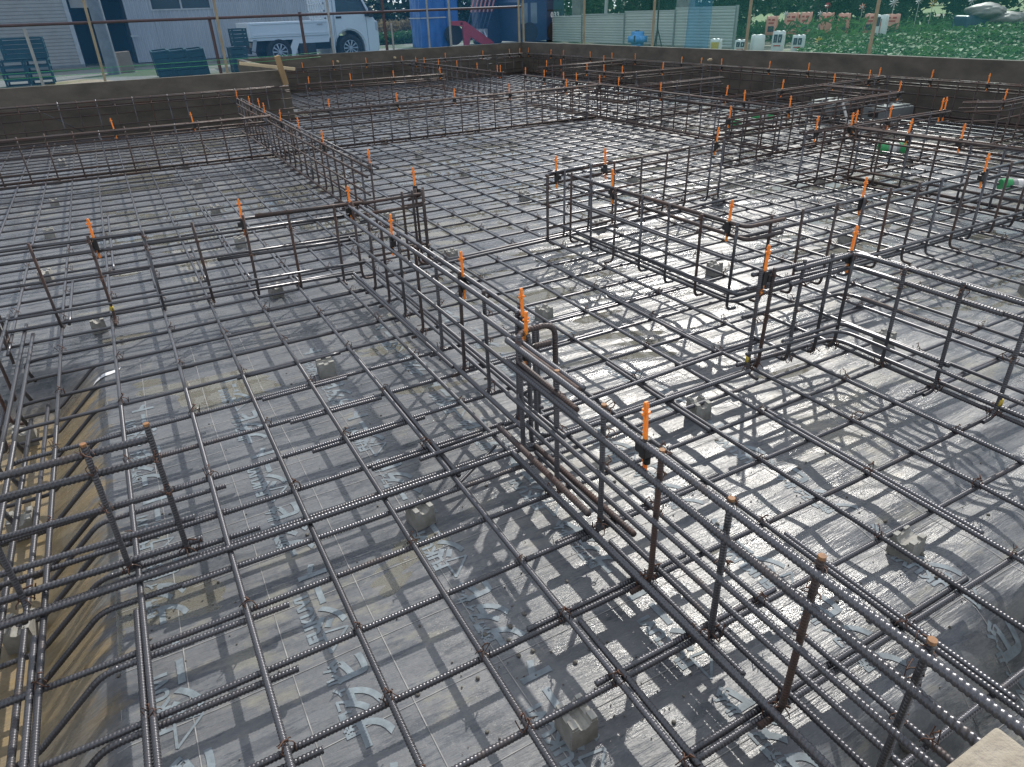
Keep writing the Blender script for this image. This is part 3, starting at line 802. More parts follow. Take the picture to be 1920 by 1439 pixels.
# right background cages
cage('rebar cage crossing the back right with the green pipe in front, ending at a post', [(3.95, 1.86), (5.55, 1.86)], first=.03, marks=(.12, .56, .9, 1.52, 1.6), far_mat='rusty', mdesc='orange level marker on the cross cage before the green pipe, %s from its left end')
cage('rebar cage running toward the viewer at far right over the green pipe', [(4.41, 1.86), (4.43, .3)], first=.08, marks=(.02, .46, .8), far_mat='rusty', mdesc='orange level marker on the cage over the green pipe, %s from the far end')
cage('rebar cage crossing behind two green pipe ends at the right', [(4.04, 2.69), (6.44, 2.85)], first=.04, marks=(.05, .80, 2.35), far_mat='rusty', mdesc='orange level marker on the cage behind the two green pipe ends, %s from the left')
cage('short rebar cage beside the grey boxes by the right wall', [(6.45, 3.72), (6.43, 2.9)], first=.05, marks=(), far_mat='rusty', mdesc='%s')
cage('rebar cage crossing toward the right wall before the grey boxes', [(4.93, 3.70), (7.5, 3.80)], first=.05, marks=(.14, .9, 1.7, 2.3), far_mat='rusty', mdesc='orange level marker on the cage leading to the right wall, %s from the left')
cage('long rebar cage running away in the far middle right', [(4.87, 2.80), (4.96, 7.45)], first=.05, marks=(.5, 1.68, 2.42, 2.8, 3.3, 3.6, 4.08, 4.63), far_mat='rusty', mdesc='orange level marker on the far middle right cage, %s from the near end')
cage('far rebar cage crossing the middle distance from the far long cage', [(1.2, 5.64), (4.93, 5.57)], first=.12, marks=(.52, 1.22, 1.86, 2.5, 3.25), far_mat='rusty', mdesc='orange level marker on the far middle cross cage, %s from the left')
cage('far rebar cage crossing the left half before the dark left wall', [(-3.0, 5.72), (1.14, 5.60)], first=.1, marks=(2.82, 3.46), far_mat='rebar', mdesc='orange level marker on the far left cross cage, %s from the left',
     extra=[((-1.6, 5.75, .02), (.6, 5.66, .02), .009, 'rebar')])
cage('rebar cage along the left back wall', [(-3.0, 8.65), (2.0, 8.62)], first=.1, marks=(), far_mat='rusty', mdesc='%s',
     extra=[((-.5, 8.70, .02), (-1.0, 8.72, .37), .006, 'rebar'), ((1.1, 8.68, .36), (1.55, 8.68, .03), .006, 'rebar')])
cage('rebar cage crossing the far left centre behind the step in the wall', [(2.15, 8.72), (4.25, 8.58)], first=.1, marks=(.15, .72, 1.34, 2.05), far_mat='rusty', mdesc='orange level marker on the cage near the wall step, %s from the left')
cage('rebar cage along the back wall below the truck', [(2.2, 12.02), (7.5, 11.95)], first=.1, marks=(.82, 1.38, 2.0, 2.7, 3.6, 4.4, 5.0, 5.25), far_mat='rusty', mdesc='orange level marker along the back wall, %s from the left')
cage('rebar cage running from the back wall toward the middle', [(4.95, 8.02), (4.97, 11.8)], first=.05, marks=(.08, .18, .9, 1.6, 2.35, 3.0, 3.4), far_mat='rusty', mdesc='orange level marker on the cage running off the back wall, %s from its near end')
cage('long rebar cage along the right wall', [(7.55, 11.9), (7.60, .6)], first=.1, marks=(.1, 1.0, 1.4, 2.3, 2.95, 3.55, 4.7, 5.1, 5.5, 6.4, 7.0, 8.0, 8.6, 9.2), far_mat='rusty', mdesc='orange level marker along the right wall, %s from the far corner')
cage('short far rebar cage ending at the right wall, farthest one', [(5.80, 8.45), (7.5, 8.52)], first=.05, marks=(.15, .4, 1.25), far_mat='rusty', mdesc='level marker on the farthest short cage by the right wall, %s from its left')
cage('far rebar cage with a corner, second from the far end of the right wall', [(5.93, 7.35), (5.95, 6.55), (7.5, 6.56)], first=.05, marks=(.0, .42, .82, 1.5), far_mat='rusty', mdesc='orange level marker on the far corner cage, %s from its far end')
cage('far short rebar cage leading off the far middle right cage', [(4.98, 5.10), (6.4, 5.16)], first=.1, marks=(), far_mat='rusty', mdesc='%s')
cage('rebar cage with a slanted end by the right edge', [(6.12, 2.05), (6.36, 1.88), (7.5, 1.98)], first=.1, marks=(.35,), far_mat='rusty', mdesc='orange level marker on the slanted-end cage by the right edge, %s one')
# left front stub cage and trench perimeter cage
LEV0 = [(.0, .345, .0085), (.004, .29, .0085), (.004, .195, .0066), (.004, .10, .0075), (.004, .024, .0085)]
cage('short rebar cage at the left front ending at two posts with brown tips', [(-1.0, .085), (-.262, .06)], vs=[.18, .38, .60, .728], lev=LEV0, mdesc='%s', foot=(0, -.05), tape=())
cage('rebar cage standing in the trench at the left edge', [(-.80, -.5), (-.80, 1.95)], first=.12, zoff=-.17, mdesc='%s', far_mat='rebar')

# ------------------------------------------------------------------ things lying in the pit
M['pipe_green'] = simple('green_cap', (0.03, 0.30, 0.09), (0.02, 0.22, 0.07), .4, 0, 20)
M['pipe_grey'] = simple('grey_sleeve', (0.13, 0.14, 0.14), (0.3, 0.31, 0.31), .5, 0, 6, 0, .5, (1, 1, 1))
M['cable'] = simple('white_tube', (0.6, 0.6, 0.58), (0.5, 0.5, 0.48), .5)
def green_pipe(x, y, z, rz, Ln, r, label):
    e = empty('drain_pipe', (x, y, z), label, 'pipe', 'capped drain pipes', rz)
    a = MB(); a.cyl((-Ln / 2, 0, 0), (Ln / 2, 0, 0), r * .86, n=20); a.build('pipe_body', M['pipe_grey'], e, smooth=False)
    for s in (-1, 1):
        a = MB(); a.cyl((s * Ln * .5, 0, 0), (s * Ln * .24, 0, 0), r, n=20); a.cyl((s * (Ln * .5 + .006), 0, 0), (s * Ln * .5, 0, 0), r * .9, r, n=20)
        a.build('end_cap', M['pipe_green'], e)
    a = MB(); a.cyl((-.02, 0, 0), (.02, 0, 0), r * .91, n=20); a.build('band', M['cable'], e)
green_pipe(5.66, 2.30, .02, R_(-32), .21, .050, 'green-capped grey pipe piece with pale band behind the cage at right')
green_pipe(5.20, 1.02, .0, R_(-35), .22, .046, 'green-capped pipe at the right edge, nearest of the green pipes')
green_pipe(5.76, 4.22, .01, R_(60), .09, .045, 'small green pipe end, left of the two far ones')
green_pipe(6.32, 4.38, .01, R_(-25), .22, .045, 'longer green pipe with pale band, right of the two far ones')
def m_box(): return simple('grey_plastic_box', (0.15, 0.165, 0.17), (0.10, 0.108, 0.112), .6, 0, 5)
M['greybox'] = m_box()
def wall_box(x, y, w, d, h, label, rz):
    e = empty('formwork_box', (x, y, BASE), label, 'box', 'grey boxes by the right wall', rz)
    a = MB(); a.box((-w / 2, -d / 2, 0), (w / 2, d / 2, h), .012); a.build('box_body', M['greybox'], e)
    a = MB()
    a.box((-w / 2 + .03, -d / 2 + .03, h - .001), (w / 2 - .03, d / 2 - .03, h + .018), .005)
    a.build('lid', M['greybox'], e)
    for s in (-.3, .0, .3):
        a = MB(); a.box((s * w - .02, -d * .1, h + .016), (s * w + .02, d * .1, h + .03), .004); a.build('latch', M['greybox'], e)
    a = MB(); a.box((-w / 2 - .006, -d * .2, h * .5), (-w / 2 + .002, d * .2, h * .8), .002); a.build('side_plate', M['black'], e)
wall_box(7.20, 4.18, .42, .34, .19, 'grey lidded plastic box on the sheet by the right wall, left of two', R_(4))
wall_box(7.27, 3.50, .44, .30, .19, 'grey lidded plastic box on the sheet by the right wall, right of two', R_(-3))
v, f, o_, n_, sg = tube(fillet([(5.9, 3.05, .3), (5.95, 2.95, .05), (6.2, 2.9, -.04), (6.5, 3.1, -.05), (6.9, 2.8, -.05)], .12, 6), .011, False, 8)
tag(link('flexible_tube', mesh_np('flexible_tube', v[:o_], f), M['cable']), 'pale flexible tube curling up from the sheet before the grey boxes', 'tube')
# white paper label lying on the sheet
V = []; 
for k in range(7):
    for s in range(2):
        x = -.505 + .1 * k / 6 + .012 * s; y = 1.44 + .045 * k / 6 + .06 * s * (-.3) + (.05 if s else 0); V.append((x, y, hz(x, y) + .004 + .002 * math.sin(k)))
M['paper'] = simple('white_paper', (0.72, 0.73, 0.75), (0.6, 0.61, 0.63), .6)
paper = tag(link('paper_label', mesh_np('paper_label', V, [(2 * k, 2 * k + 1, 2 * k + 3, 2 * k + 2) for k in range(6)]), M['paper']), 'small white printed paper label lying on the wet sheet by the trench', 'paper')
a = MB()
for k in (0, 1): 
    x, y = -.475, 1.475 + .02 * k; zz = hz(x, y) + .0075
    a.add([(x, y, zz), (x + .05, y + .018, zz), (x + .05, y + .026, zz), (x, y + .008, zz)], [(0, 1, 2, 3)])
a.build('printing', M['black'], paper)
# wooden stake and plank at the wall step
M['wood'] = simple('weathered_wood', (0.36, 0.25, 0.13), (0.22, 0.15, 0.08), .8, 0, 6, .2, .3, (1, 1, .2))
M['wood_pale'] = simple('pale_wood', (0.55, 0.45, 0.30), (0.42, 0.34, 0.22), .75, 0, 6, .1, .3, (.2, 1, 1))
a = MB(); a.box((-.035, -.02, -.14), (.035, .02, .22), .004)
tag(a.build('wooden_stake', M['wood'], None, (1.97, 8.72, .52), (R_(3), R_(-10), R_(10))), 'weathered wooden stake leaning on the wall end before the truck wheel', 'stake')
a = MB(); a.box((-.36, -.012, -.02), (.36, .012, .02), .003)
tag(a.build('wood_plank', M['wood_pale'], None, (1.86, 9.05, .60), (0, R_(9), R_(-4))), 'pale thin plank lying sloped behind the left wall end', 'plank')
for k in range(2):
    a = MB(); a.box((-.10, -.05, 0), (.10, .05, .24), .01)
    tag(a.build('timber_block', M['wood'], None, (1.52 + .32 * k, 9.15, .27), (0, R_(random.uniform(-4, 4)), R_(12 * k))), 'brown timber block behind the left wall, %s of two under the pale plank' % ('left' if k == 0 else 'right'), 'timber')
for k, (x, y) in enumerate([(3.72, 12.20), (4.83, 12.19), (7.72, 6.75)]):
    a = MB(); a.cyl((0, 0, 0), (.0, -.05, 0), .022, .018, n=10); a.cyl((0, -.05, 0), (0, -.065, 0), .012, n=8)
    tag(a.build('form_tie', M['wood_pale'], None, (x, y, .43), (0, 0, R_(0 if k < 2 else -90))), ['round pale form tie cone on the back wall, left one', 'round pale form tie cone on the back wall, right one', 'round pale form tie cone on the right wall'][k], 'form tie', 'form tie cones')
#BACKGROUND
# ------------------------------------------------------------------ beyond the walls: metal shed
M['siding'] = simple('beige_siding', (0.34, 0.31, 0.27), (0.28, 0.255, 0.22), .6, 0, 4)
M['corrug'] = simple('grey_corrugated', (0.42, 0.43, 0.45), (0.34, 0.35, 0.37), .42, .15, 2, 0, .5, (1, 1, .25))
M['dark'] = simple('shed_interior_shade', (0.008, 0.009, 0.011), (0.005, 0.006, 0.007), .9)  # near-black walls, the shade of the opening put into the colour
M['trim'] = simple('pale_trim', (0.45, 0.45, 0.44), (0.36, 0.36, 0.36), .5)
M['concrete'] = simple('plain_concrete', (0.24, 0.24, 0.235), (0.15, 0.15, 0.148), .85, 0, 5, .25)
M['glass'] = simple('window_glass', (0.02, 0.035, 0.04), (0.03, 0.05, 0.055), .06, 0, 1)
M['roof'] = simple('shed_roof', (0.12, 0.16, 0.2), (0.1, 0.13, 0.16), .5)
sh = empty('metal_shed', (0, 20, GZ), 'low farm shed with beige siding, dark openings and grey corrugated metal wall', 'shed')
def shed(a, nm, mat, par=None, smooth=False): return a.build(nm, M[mat], par or sh, (0, 0, 0) if par is None or par is sh else (0, 0, 0), smooth=smooth)
a = MB()                                                     # lapped boards
for k in range(40):
    z = .04 + k * .075
    a.prism([(0, z), (-.014, z + .004), (-.002, z + .075), (0, z + .075)], 'x', -6.0, -.52)
a.box((-6.0, 0.001, 0), (-.52, .10, 3.05)); shed(a, 'siding_wall', 'siding')
a = MB(); a.box((-.52, -.03, 0), (-.43, .10, 3.05), .004); shed(a, 'corner_trim', 'trim')
a = MB(); a.box((-6, -.05, -.1), (-.43, .08, .06), .01); shed(a, 'footing', 'concrete')
a = MB()
pts = []
x = .77; k = 0
while x < 5.46:
    pts += [(x, 0), (x + .018, -.022), (x + .045, -.022), (x + .063, 0)]; x += .1; 
pts += [(5.48, 0), (5.48, .05), (.77, .05)]
# leave the window opening free: three stretches of sheet
def corr(x0, x1, z0, z1):
    q = []; x = x0
    while x < x1 - .02:
        q += [(x, 0), (min(x + .018, x1), -.022), (min(x + .045, x1), -.022), (min(x + .063, x1), 0)]; x += .1
    q += [(x1, .001), (x1, .05), (x0, .05)]
    a.prism(q, 'z', z0, z1)
corr(.77, 1.37, .02, 3.05); corr(2.81, 5.48, .02, 3.05); corr(1.375, 2.805, .02, 1.165); corr(1.375, 2.805, 2.2, 3.05)
shed(a, 'corrugated_wall', 'corrug')
wf = MB()
for b in ((1.36, -.03, 1.165, 2.82, .06, 1.20), (1.36, -.03, 2.17, 2.82, .06, 2.205), (1.36, -.03, 1.20, 1.40, .06, 2.17), (2.78, -.03, 1.20, 2.82, .06, 2.17), (2.07, -.02, 1.20, 2.11, .05, 2.17)):
    wf.box(b[:3], b[3:], .002)
w_ = shed(wf, 'window', 'trim')
a = MB(); a.box((1.40, .02, 1.20), (2.78, .03, 2.17)); a.build('pane', M['glass'], w_)
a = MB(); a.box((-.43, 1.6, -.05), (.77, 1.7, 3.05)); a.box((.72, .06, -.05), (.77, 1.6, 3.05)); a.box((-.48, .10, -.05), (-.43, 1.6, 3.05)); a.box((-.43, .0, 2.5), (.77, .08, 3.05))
shed(a, 'shaded_interior', 'dark')
a = MB(); a.box((-.38, .12, 1.28), (.12, .16, 2.2), .004); shed(a, 'hanging_panel', 'siding')
a = MB(); a.prism([(-.5, 3.05), (4.2, 3.9), (4.2, 3.98), (-.5, 3.13)], 'x', -6.3, 5.8); shed(a, 'roof', 'roof')
a = MB(); a.box((5.43, .05, .0), (5.48, 4.0, 3.6)); a.box((-6, 3.95, 0), (5.48, 4.0, 3.8)); shed(a, 'rear_wall', 'corrug')
a = MB(); a.box((.83, -.02, .62), (.845, -.10, .635)); a.box((.75, -.10, .61), (.92, -.115, .645)); shed(a, 'door_handle', 'trim')
# utility pole
a = MB(); a.cyl((0, 0, -.1), (0, 0, 8), .125, .10, 20)
tag(a.build('utility_pole', M['concrete'], None, (.09, 16.0, GZ), smooth=False), 'thick grey concrete utility pole before the shed opening', 'utility pole')
# crates
M['crate'] = simple('green_crate', (0.02, 0.075, 0.075), (0.015, 0.05, 0.055), .5, 0, 8)
def crate_mesh(w, d, h):
    c = MB(); t = .012
    c.box((-w / 2, -d / 2, 0), (w / 2, d / 2, t))
    for k in range(4):
        z0 = .02 + k * (h - .04) / 4; z1 = z0 + (h - .04) / 4 - .014
        for s in (-1, 1):
            c.box((-w / 2, s * d / 2 - t / 2, z0), (w / 2, s * d / 2 + t / 2, z1))
            c.box((s * w / 2 - t / 2, -d / 2, z0), (s * w / 2 + t / 2, d / 2, z1))
    for sx in (-1, 1):
        for sy in (-1, 1): c.box((sx * w / 2 - .015, sy * d / 2 - .015, 0), (sx * w / 2 + .015, sy * d / 2 + .015, h))
    for s in (-1, 1):
        c.box((-w / 2 - .012, s * d / 2 - .016, h - .02), (w / 2 + .012, s * d / 2 + .016, h + .006))
        c.box((s * w / 2 - .016, -d / 2 - .012, h - .02), (s * w / 2 + .016, d / 2 + .012, h + .006))
    me = mesh_np('plastic_crate', c.v, c.f, False); me.materials.append(M['crate']); return me
C1, C2, C3 = crate_mesh(.33, .45, .095), crate_mesh(.62, .42, .32), crate_mesh(.27, .40, .44)
def crate(me, loc, label, rot=(0, 0, 0)):
    o = bpy.data.objects.new('plastic_crate', me); COL.objects.link(o); o.location = loc; o.rotation_euler = rot
    return tag(o, label, 'crate', 'dark green plastic crates')
for cx in range(2):
    for k in range(4):
        crate(C1, (-1.44 + cx * .37, 14.0, GZ + .03 + .1 * k), 'dark green crate, %s from the ground in the %s column of the far left stack' % (ordn(k), ('left', 'right')[cx]), (0, 0, random.uniform(-.03, .03)))
crate(C2, (-1.20, 14.02, GZ + .44), 'larger dark green crate on top of the stack of crates at far left')
for k in range(3): crate(C3, (.93 + .30 * k, 14.0, GZ + .02), 'tall dark green bin behind the left wall, %s of three in a row' % ('left', 'middle', 'right')[k], (R_(3), R_(-4), 0))
crate(C3, (2.28, 14.0, GZ), 'dark green bin behind the rear of the truck, lower of two'); crate(crate_mesh(.25, .36, .30), (2.36, 14.0, GZ + .46), 'dark green bin behind the rear of the truck, upper of two')
M['card'] = simple('brown_cardboard', (0.33, 0.23, 0.15), (0.28, 0.19, 0.12), .85)
a = MB(); a.box((-.13, -.1, 0), (.13, .1, .40), .006); a.box((-.006, -.102, .1), (.006, .102, .402))
tag(a.build('cardboard_box', M['card'], None, (.36, 16.4, GZ), (0, R_(-2), R_(10))), 'brown upright cardboard box right of the utility pole', 'cardboard box')
# rubble and weeds before the shed
mbs = MB()
for k in range(60):
    V, Fs = stone(random.uniform(.04, .12), 500 + k); x, y = random.uniform(-2, 1), random.uniform(10.5, 13)
    mbs.add([(v.x + x, v.y + y, v.z * .6 + GZ + .01) for v in V], Fs)
tag(mbs.build('rubble', M['concrete'], smooth=False), 'broken concrete rubble on the ground between left wall and shed', 'rubble', kind='stuff')

# ------------------------------------------------------------------ white flatbed truck
M['white'] = simple('white_paint', (0.72, 0.73, 0.72), (0.68, 0.69, 0.68), .25, 0, 3)
M['tyre'] = simple('tyre_rubber', (0.025, 0.025, 0.026), (0.018, 0.018, 0.018), .8)
M['rim'] = simple('alloy_rim', (0.55, 0.56, 0.58), (0.45, 0.46, 0.48), .3, .7)
M['under'] = simple('chassis_dark', (0.03, 0.032, 0.035), (0.02, 0.02, 0.022), .7)
M['lamp'] = simple('lamp_glass', (0.5, 0.52, 0.55), (0.4, 0.42, 0.45), .1)
tk = empty('flatbed_truck', (2.68, 15.0, GZ), 'small white flatbed truck parked behind the back wall before the shed', 'truck')
W = 1.42
def tp(a, nm, mat, par=None): return a.build(nm, M[mat], par or tk)
a = MB(); a.box((.10, 0, .56), (1.74, .03, .84), .008); a.box((.12, -.012, .80), (1.73, .01, .835), .004); a.box((.12, -.008, .60), (1.73, .01, .63), .003)
for x in (.12, 1.70): a.box((x, -.006, .57), (x + .03, .01, .83))
g = tp(a, 'side_gate', 'white')
a = MB(); a.box((1.50, -.02, .76), (1.62, -.005, .785), .004); a.build('gate_latch', M['trim'], g)
a = MB(); a.box((.10, W - .03, .56), (1.74, W, .84), .008); tp(a, 'side_gate', 'white')
a = MB(); a.box((.06, 0, .56), (.10, W, .84), .006); tp(a, 'tailgate', 'white')
a = MB(); a.box((.08, .02, .50), (1.78, W - .02, .56), .004); tp(a, 'cargo_bed', 'white')
a = MB()
for z in (.86, 1.0, 1.14): a.box((1.70, .05, z), (1.73, W - .05, z + .03))
for y in np.linspace(.05, W - .08, 7): a.box((1.70, y, .84), (1.73, y + .03, 1.5))
a.box((1.70, .05, 1.48), (1.73, W - .05, 1.52)); tp(a, 'headboard_guard', 'white')
a = MB(); a.box((.15, .25, .28), (2.6, W - .25, .50), .02); tp(a, 'chassis', 'under')
a = MB(); a.box((1.05, .03, .18), (1.42, .22, .46), .02); tp(a, 'fuel_tank', 'under')
a = MB(); a.prism([(.95, .50), (.80, .24), (.83, .16), (.93, .16), (1.06, .42), (1.72, .42), (1.74, .50)], 'y', .02, .05); tp(a, 'mudguard', 'white')
a = MB(); a.prism([(.13, .52), (.06, .32), (.13, .30), (.20, .52)], 'y', .02, .06); tp(a, 'rear_bracket', 'trim')
# cab: side profile extruded, wheel arch cut from the outline
arch = [(2.0 + .19 * 1 + .33 * math.cos(t) , .30 + .33 * math.sin(t)) for t in np.linspace(math.pi, 0, 12)]
prof = [(1.80, .14), (1.84, .12), (arch[0][0], .12)] + [(x, max(z, .12)) for x, z in arch] + [(arch[-1][0], .13), (2.80, .15), (2.86, .24), (2.87, .55), (2.83, .78), (2.74, .92), (2.42, 1.52), (2.34, 1.60), (1.88, 1.62), (1.82, 1.56)]
a = MB(); a.prism([(x, z) for x, z in prof], 'y', 0.0, W); cabo = tp(a, 'cab', 'white')
bm = bmesh.new(); bm.from_mesh(cabo.data); bmesh.ops.bevel(bm, geom=[e for e in bm.edges if len(e.link_faces) == 2 and e.calc_face_angle(0) > 1.2 and abs(e.verts[0].co.y - e.verts[1].co.y) < .01], offset=.03, segments=3, affect='EDGES'); bm.to_mesh(cabo.data); bm.free()
a = MB(); a.prism([(1.95, .98), (2.66, .92), (2.40, 1.46), (1.97, 1.48)], 'y', -.006, .01); dw = tp(a, 'door_window', 'glass')
a = MB(); a.prism([(2.60, .92), (2.66, .92), (2.42, 1.46), (2.38, 1.46)], 'y', -.009, -.004); a.build('window_pillar', M['under'], dw)
a = MB(); a.prism([(2.71, .98), (2.75, .935), (2.425, 1.525), (2.40, 1.50)], 'y', .1, W - .1); tp(a, 'windscreen', 'glass')
a = MB(); a.box((1.93, -.014, .86), (2.05, .0, .90), .004); tp(a, 'door_handle', 'under')
a = MB(); a.box((1.885, -.003, .2), (1.890, .002, 1.5)); a.box((2.60, -.003, .2), (2.606, .002, .92)); tp(a, 'door_seam', 'under')
a = MB(); a.box((2.795, -.008, .60), (2.86, .12, .78), .015); tp(a, 'headlight', 'lamp')
a = MB(); a.box((2.70, -.02, .88), (2.58, -.01, .93)); a.box((2.66, -.16, .86), (2.72, -.03, 1.06), .02); tp(a, 'door_mirror', 'under')
a = MB(); a.box((.02, .1, .26), (.07, W - .1, .36), .01); tp(a, 'rear_bumper', 'under')
a = MB(); a.box((.05, .06, .38), (.085, .16, .47), .006); tp(a, 'tail_lamp', 'card')
def wheel(cx, cy, side):
    w = MB(); n = 28; pr = [(.16, -.07), (.235, -.075), (.27, -.05), (.275, 0), (.27, .05), (.235, .075), (.16, .07)]
    V = []; Fs = []
    for k in range(n):
        t = 2 * math.pi * k / n
        for r, y in pr: V.append((r * math.cos(t), y, r * math.sin(t)))
    m_ = len(pr)
    for k in range(n):
        for j in range(m_): Fs.append((k * m_ + j, k * m_ + (j + 1) % m_, ((k + 1) % n) * m_ + (j + 1) % m_, ((k + 1) % n) * m_ + j))
    w.add(V, Fs)
    wo = w.build('wheel', M['tyre'], tk, (cx, cy, .277), smooth=True)
    r_ = MB(); s = -1 if side < 0 else 1
    r_.cyl((0, s * .02, 0), (0, s * .03, 0), .155, n=28)
    rb = r_.build('brake_disc', M['under'], wo)
    r_ = MB()
    r_.cyl((0, s * .055, 0), (0, s * .068, 0), .035, n=14)
    for k in range(10):
        t = 2 * math.pi * k / 10; c_, s_ = math.cos(t), math.sin(t)
        pa = [(.03 * c_ - .008 * s_, .03 * s_ + .008 * c_), (.03 * c_ + .008 * s_, .03 * s_ - .008 * c_), (.158 * c_ + .016 * s_, .158 * s_ - .016 * c_), (.158 * c_ - .016 * s_, .158 * s_ + .016 * c_)]
        r_.prism(pa, 'y', s * .045, s * .064)
    n = 28; V = []; Fs = []
    for k in range(n):
        t = 2 * math.pi * k / n
        for r, y in ((.152, .03), (.152, .07), (.168, .07), (.168, .03)): V.append((r * math.cos(t), s * y, r * math.sin(t)))
    for k in range(n):
        for j in range(4): Fs.append((k * 4 + j, k * 4 + (j + 1) % 4, ((k + 1) % n) * 4 + (j + 1) % 4, ((k + 1) % n) * 4 + j))
    r_.add(V, Fs); r_.build('rim', M['rim'], wo)
for cx in (.64, 2.19):
    wheel(cx, .09, -1); wheel(cx, W - .09, 1)

# ------------------------------------------------------------------ site fence of pipes with netting
M['pipe_dark'] = simple('painted_pipe', (0.075, 0.045, 0.05), (0.05, 0.035, 0.042), .5, .2)
M['pipe_tan'] = simple('weathered_pole', (0.30, 0.25, 0.17), (0.22, 0.18, 0.12), .7, 0, 6)
M['pipe_grey_'] = simple('galvanised_pipe', (0.30, 0.31, 0.31), (0.22, 0.23, 0.23), .45, .5)
def m_net(name, col, alpha, tint):
    m, n, l, p = nodes(name)
    tr = n.new('ShaderNodeBsdfTransparent'); tr.inputs[0].default_value = (*tint, 1)
    df = n.new('ShaderNodeBsdfDiffuse'); df.inputs[0].default_value = (*col, 1)
    tl = n.new('ShaderNodeBsdfTranslucent'); tl.inputs[0].default_value = (*col, 1)
    a_ = n.new('ShaderNodeMixShader'); a_.inputs[0].default_value = .5
    l.new(df.outputs[0], a_.inputs[1]); l.new(tl.outputs[0], a_.inputs[2])
    b_ = n.new('ShaderNodeMixShader')
    f = noise(n, l, 1.3, 3, .5, stretch=(1, 1, .4))
    l.new(math_(n, l, 'ADD', alpha * .6, math_(n, l, 'MULTIPLY', f, alpha * .8)), b_.inputs[0])
    l.new(tr.outputs[0], b_.inputs[1]); l.new(a_.outputs[0], b_.inputs[2])
    l.new(b_.outputs[0], n['Material Output'].inputs[0]); return m
M['net_blue'] = m_net('blue_net', (0.05, 0.18, 0.36), .14, (.70, .82, .95))
M['net_light'] = m_net('green_net', (0.07, 0.27, 0.27), .17, (.84, .95, .95))
M['net_strip'] = m_net('blue_net_fold', (0.06, 0.20, 0.34), .32, (.7, .84, .93))
def net(name, P0, P1, z0, z1, mat, label, amp=.03, cells=60):
    V = []; nzz = 8
    P0, P1 = Vector(P0), Vector(P1); d = (P1 - P0); nn = Vector((-d.y, d.x)).normalized()
    for k in range(cells + 1):
        for j in range(nzz + 1):
            q = P0 + d * (k / cells); o_ = amp * float(fbm(np.array([k * .35]), np.array([j * .4]), 90, 2)[0]); q = q + nn * o_
            V.append((q.x, q.y, z0 + (z1 - z0) * j / nzz + (.05 * float(fbm(np.array([k * .22]), np.array([3.]), 91, 2)[0]) if j == 0 else 0)))
    Fs = [(k * (nzz + 1) + j, (k + 1) * (nzz + 1) + j, (k + 1) * (nzz + 1) + j + 1, k * (nzz + 1) + j + 1) for k in range(cells) for j in range(nzz)]
    return tag(link(name, mesh_np(name, V, Fs), mat), label, 'safety net', 'site safety nets')
net('safety_net', (-4.5, 13.25), (8.9, 13.27), .30, 2.6, M['net_blue'], 'blue green site safety net hung on the back pipe fence before shed and truck')
net('safety_net', (9.02, 13.2), (9.02, -1.0), .30, 2.6, M['net_light'], 'thin pale green site net along the right side before the crops')
net('safety_net', (9.06, 8.85), (9.06, 8.25), .30, 2.6, M['net_strip'], 'narrow folded strip of blue net hanging before the panel fence', .05, 14)
def fence(name, loc, label, rail, posts):
    e = empty(name, loc, label, 'fence')
    if rail:
        a = MB(); a.cyl(rail[0], rail[1], .024, n=12); a.build('rail', M[rail[2]], e, smooth=False)
    for (x, y, h, r, mt, lean) in posts:
        a = MB(); a.cyl((x, y, -.1), (x + lean, y, h), r, n=12); a.build('post', M[mt], e)
    return e
fence('pipe_fence', (0, 13.2, GZ), 'pipe fence with a dark rail along the back, carrying the blue net', ((-4.5, 0, .95), (8.2, .0, .955), 'pipe_dark'),
      [(-.12, -.03, 2.4, .022, 'pipe_tan', .05), (1.80, .03, .98, .028, 'pipe_dark', 0), (1.90, -.04, 2.4, .024, 'pipe_tan', .06), (3.42, .03, 1.0, .028, 'pipe_dark', 0), (3.94, -.04, 2.4, .022, 'pipe_grey_', .02),
       (5.07, .03, 1.3, .028, 'pipe_dark', 0), (5.19, -.03, .75, .02, 'pipe_grey_', 0), (5.975, -.04, 2.4, .02, 'pipe_grey_', .02), (6.47, -.04, 2.4, .026, 'pipe_grey_', .0), (8.13, -.04, 2.4, .024, 'pipe_tan', -.02), (8.28, .03, 2.4, .024, 'pipe_tan', -.02), (-1.05, .03, .9, .024, 'pipe_grey_', 0)])
fence('pole_fence', (9.0, 0, GZ), 'row of thin tan poles along the right side carrying the pale net', None,
      [(0, 11.93, 2.4, .024, 'pipe_tan', 0), (0, 9.67, 2.4, .024, 'pipe_tan', 0), (0, 7.34, 2.4, .024, 'pipe_tan', 0), (0, 5.12, 2.4, .024, 'pipe_tan', 0), (0, 2.9, 2.4, .024, 'pipe_tan', 0)])
# string lines along the form tops
for k, z in enumerate((.60, .66)):
    v, f, o_, n_, sg = tube([(-3, 9.6, z), (2.2, 9.7, z + .03), (2.9, 10.2, z + .02)], .0035, False, 4)
    tag(link('string_line', mesh_np('string_line', v[:o_], f), M['net_strip'] if False else M['pipe_green']), 'green string stretched behind the left wall, %s of two' % ('lower', 'upper')[k], 'string')

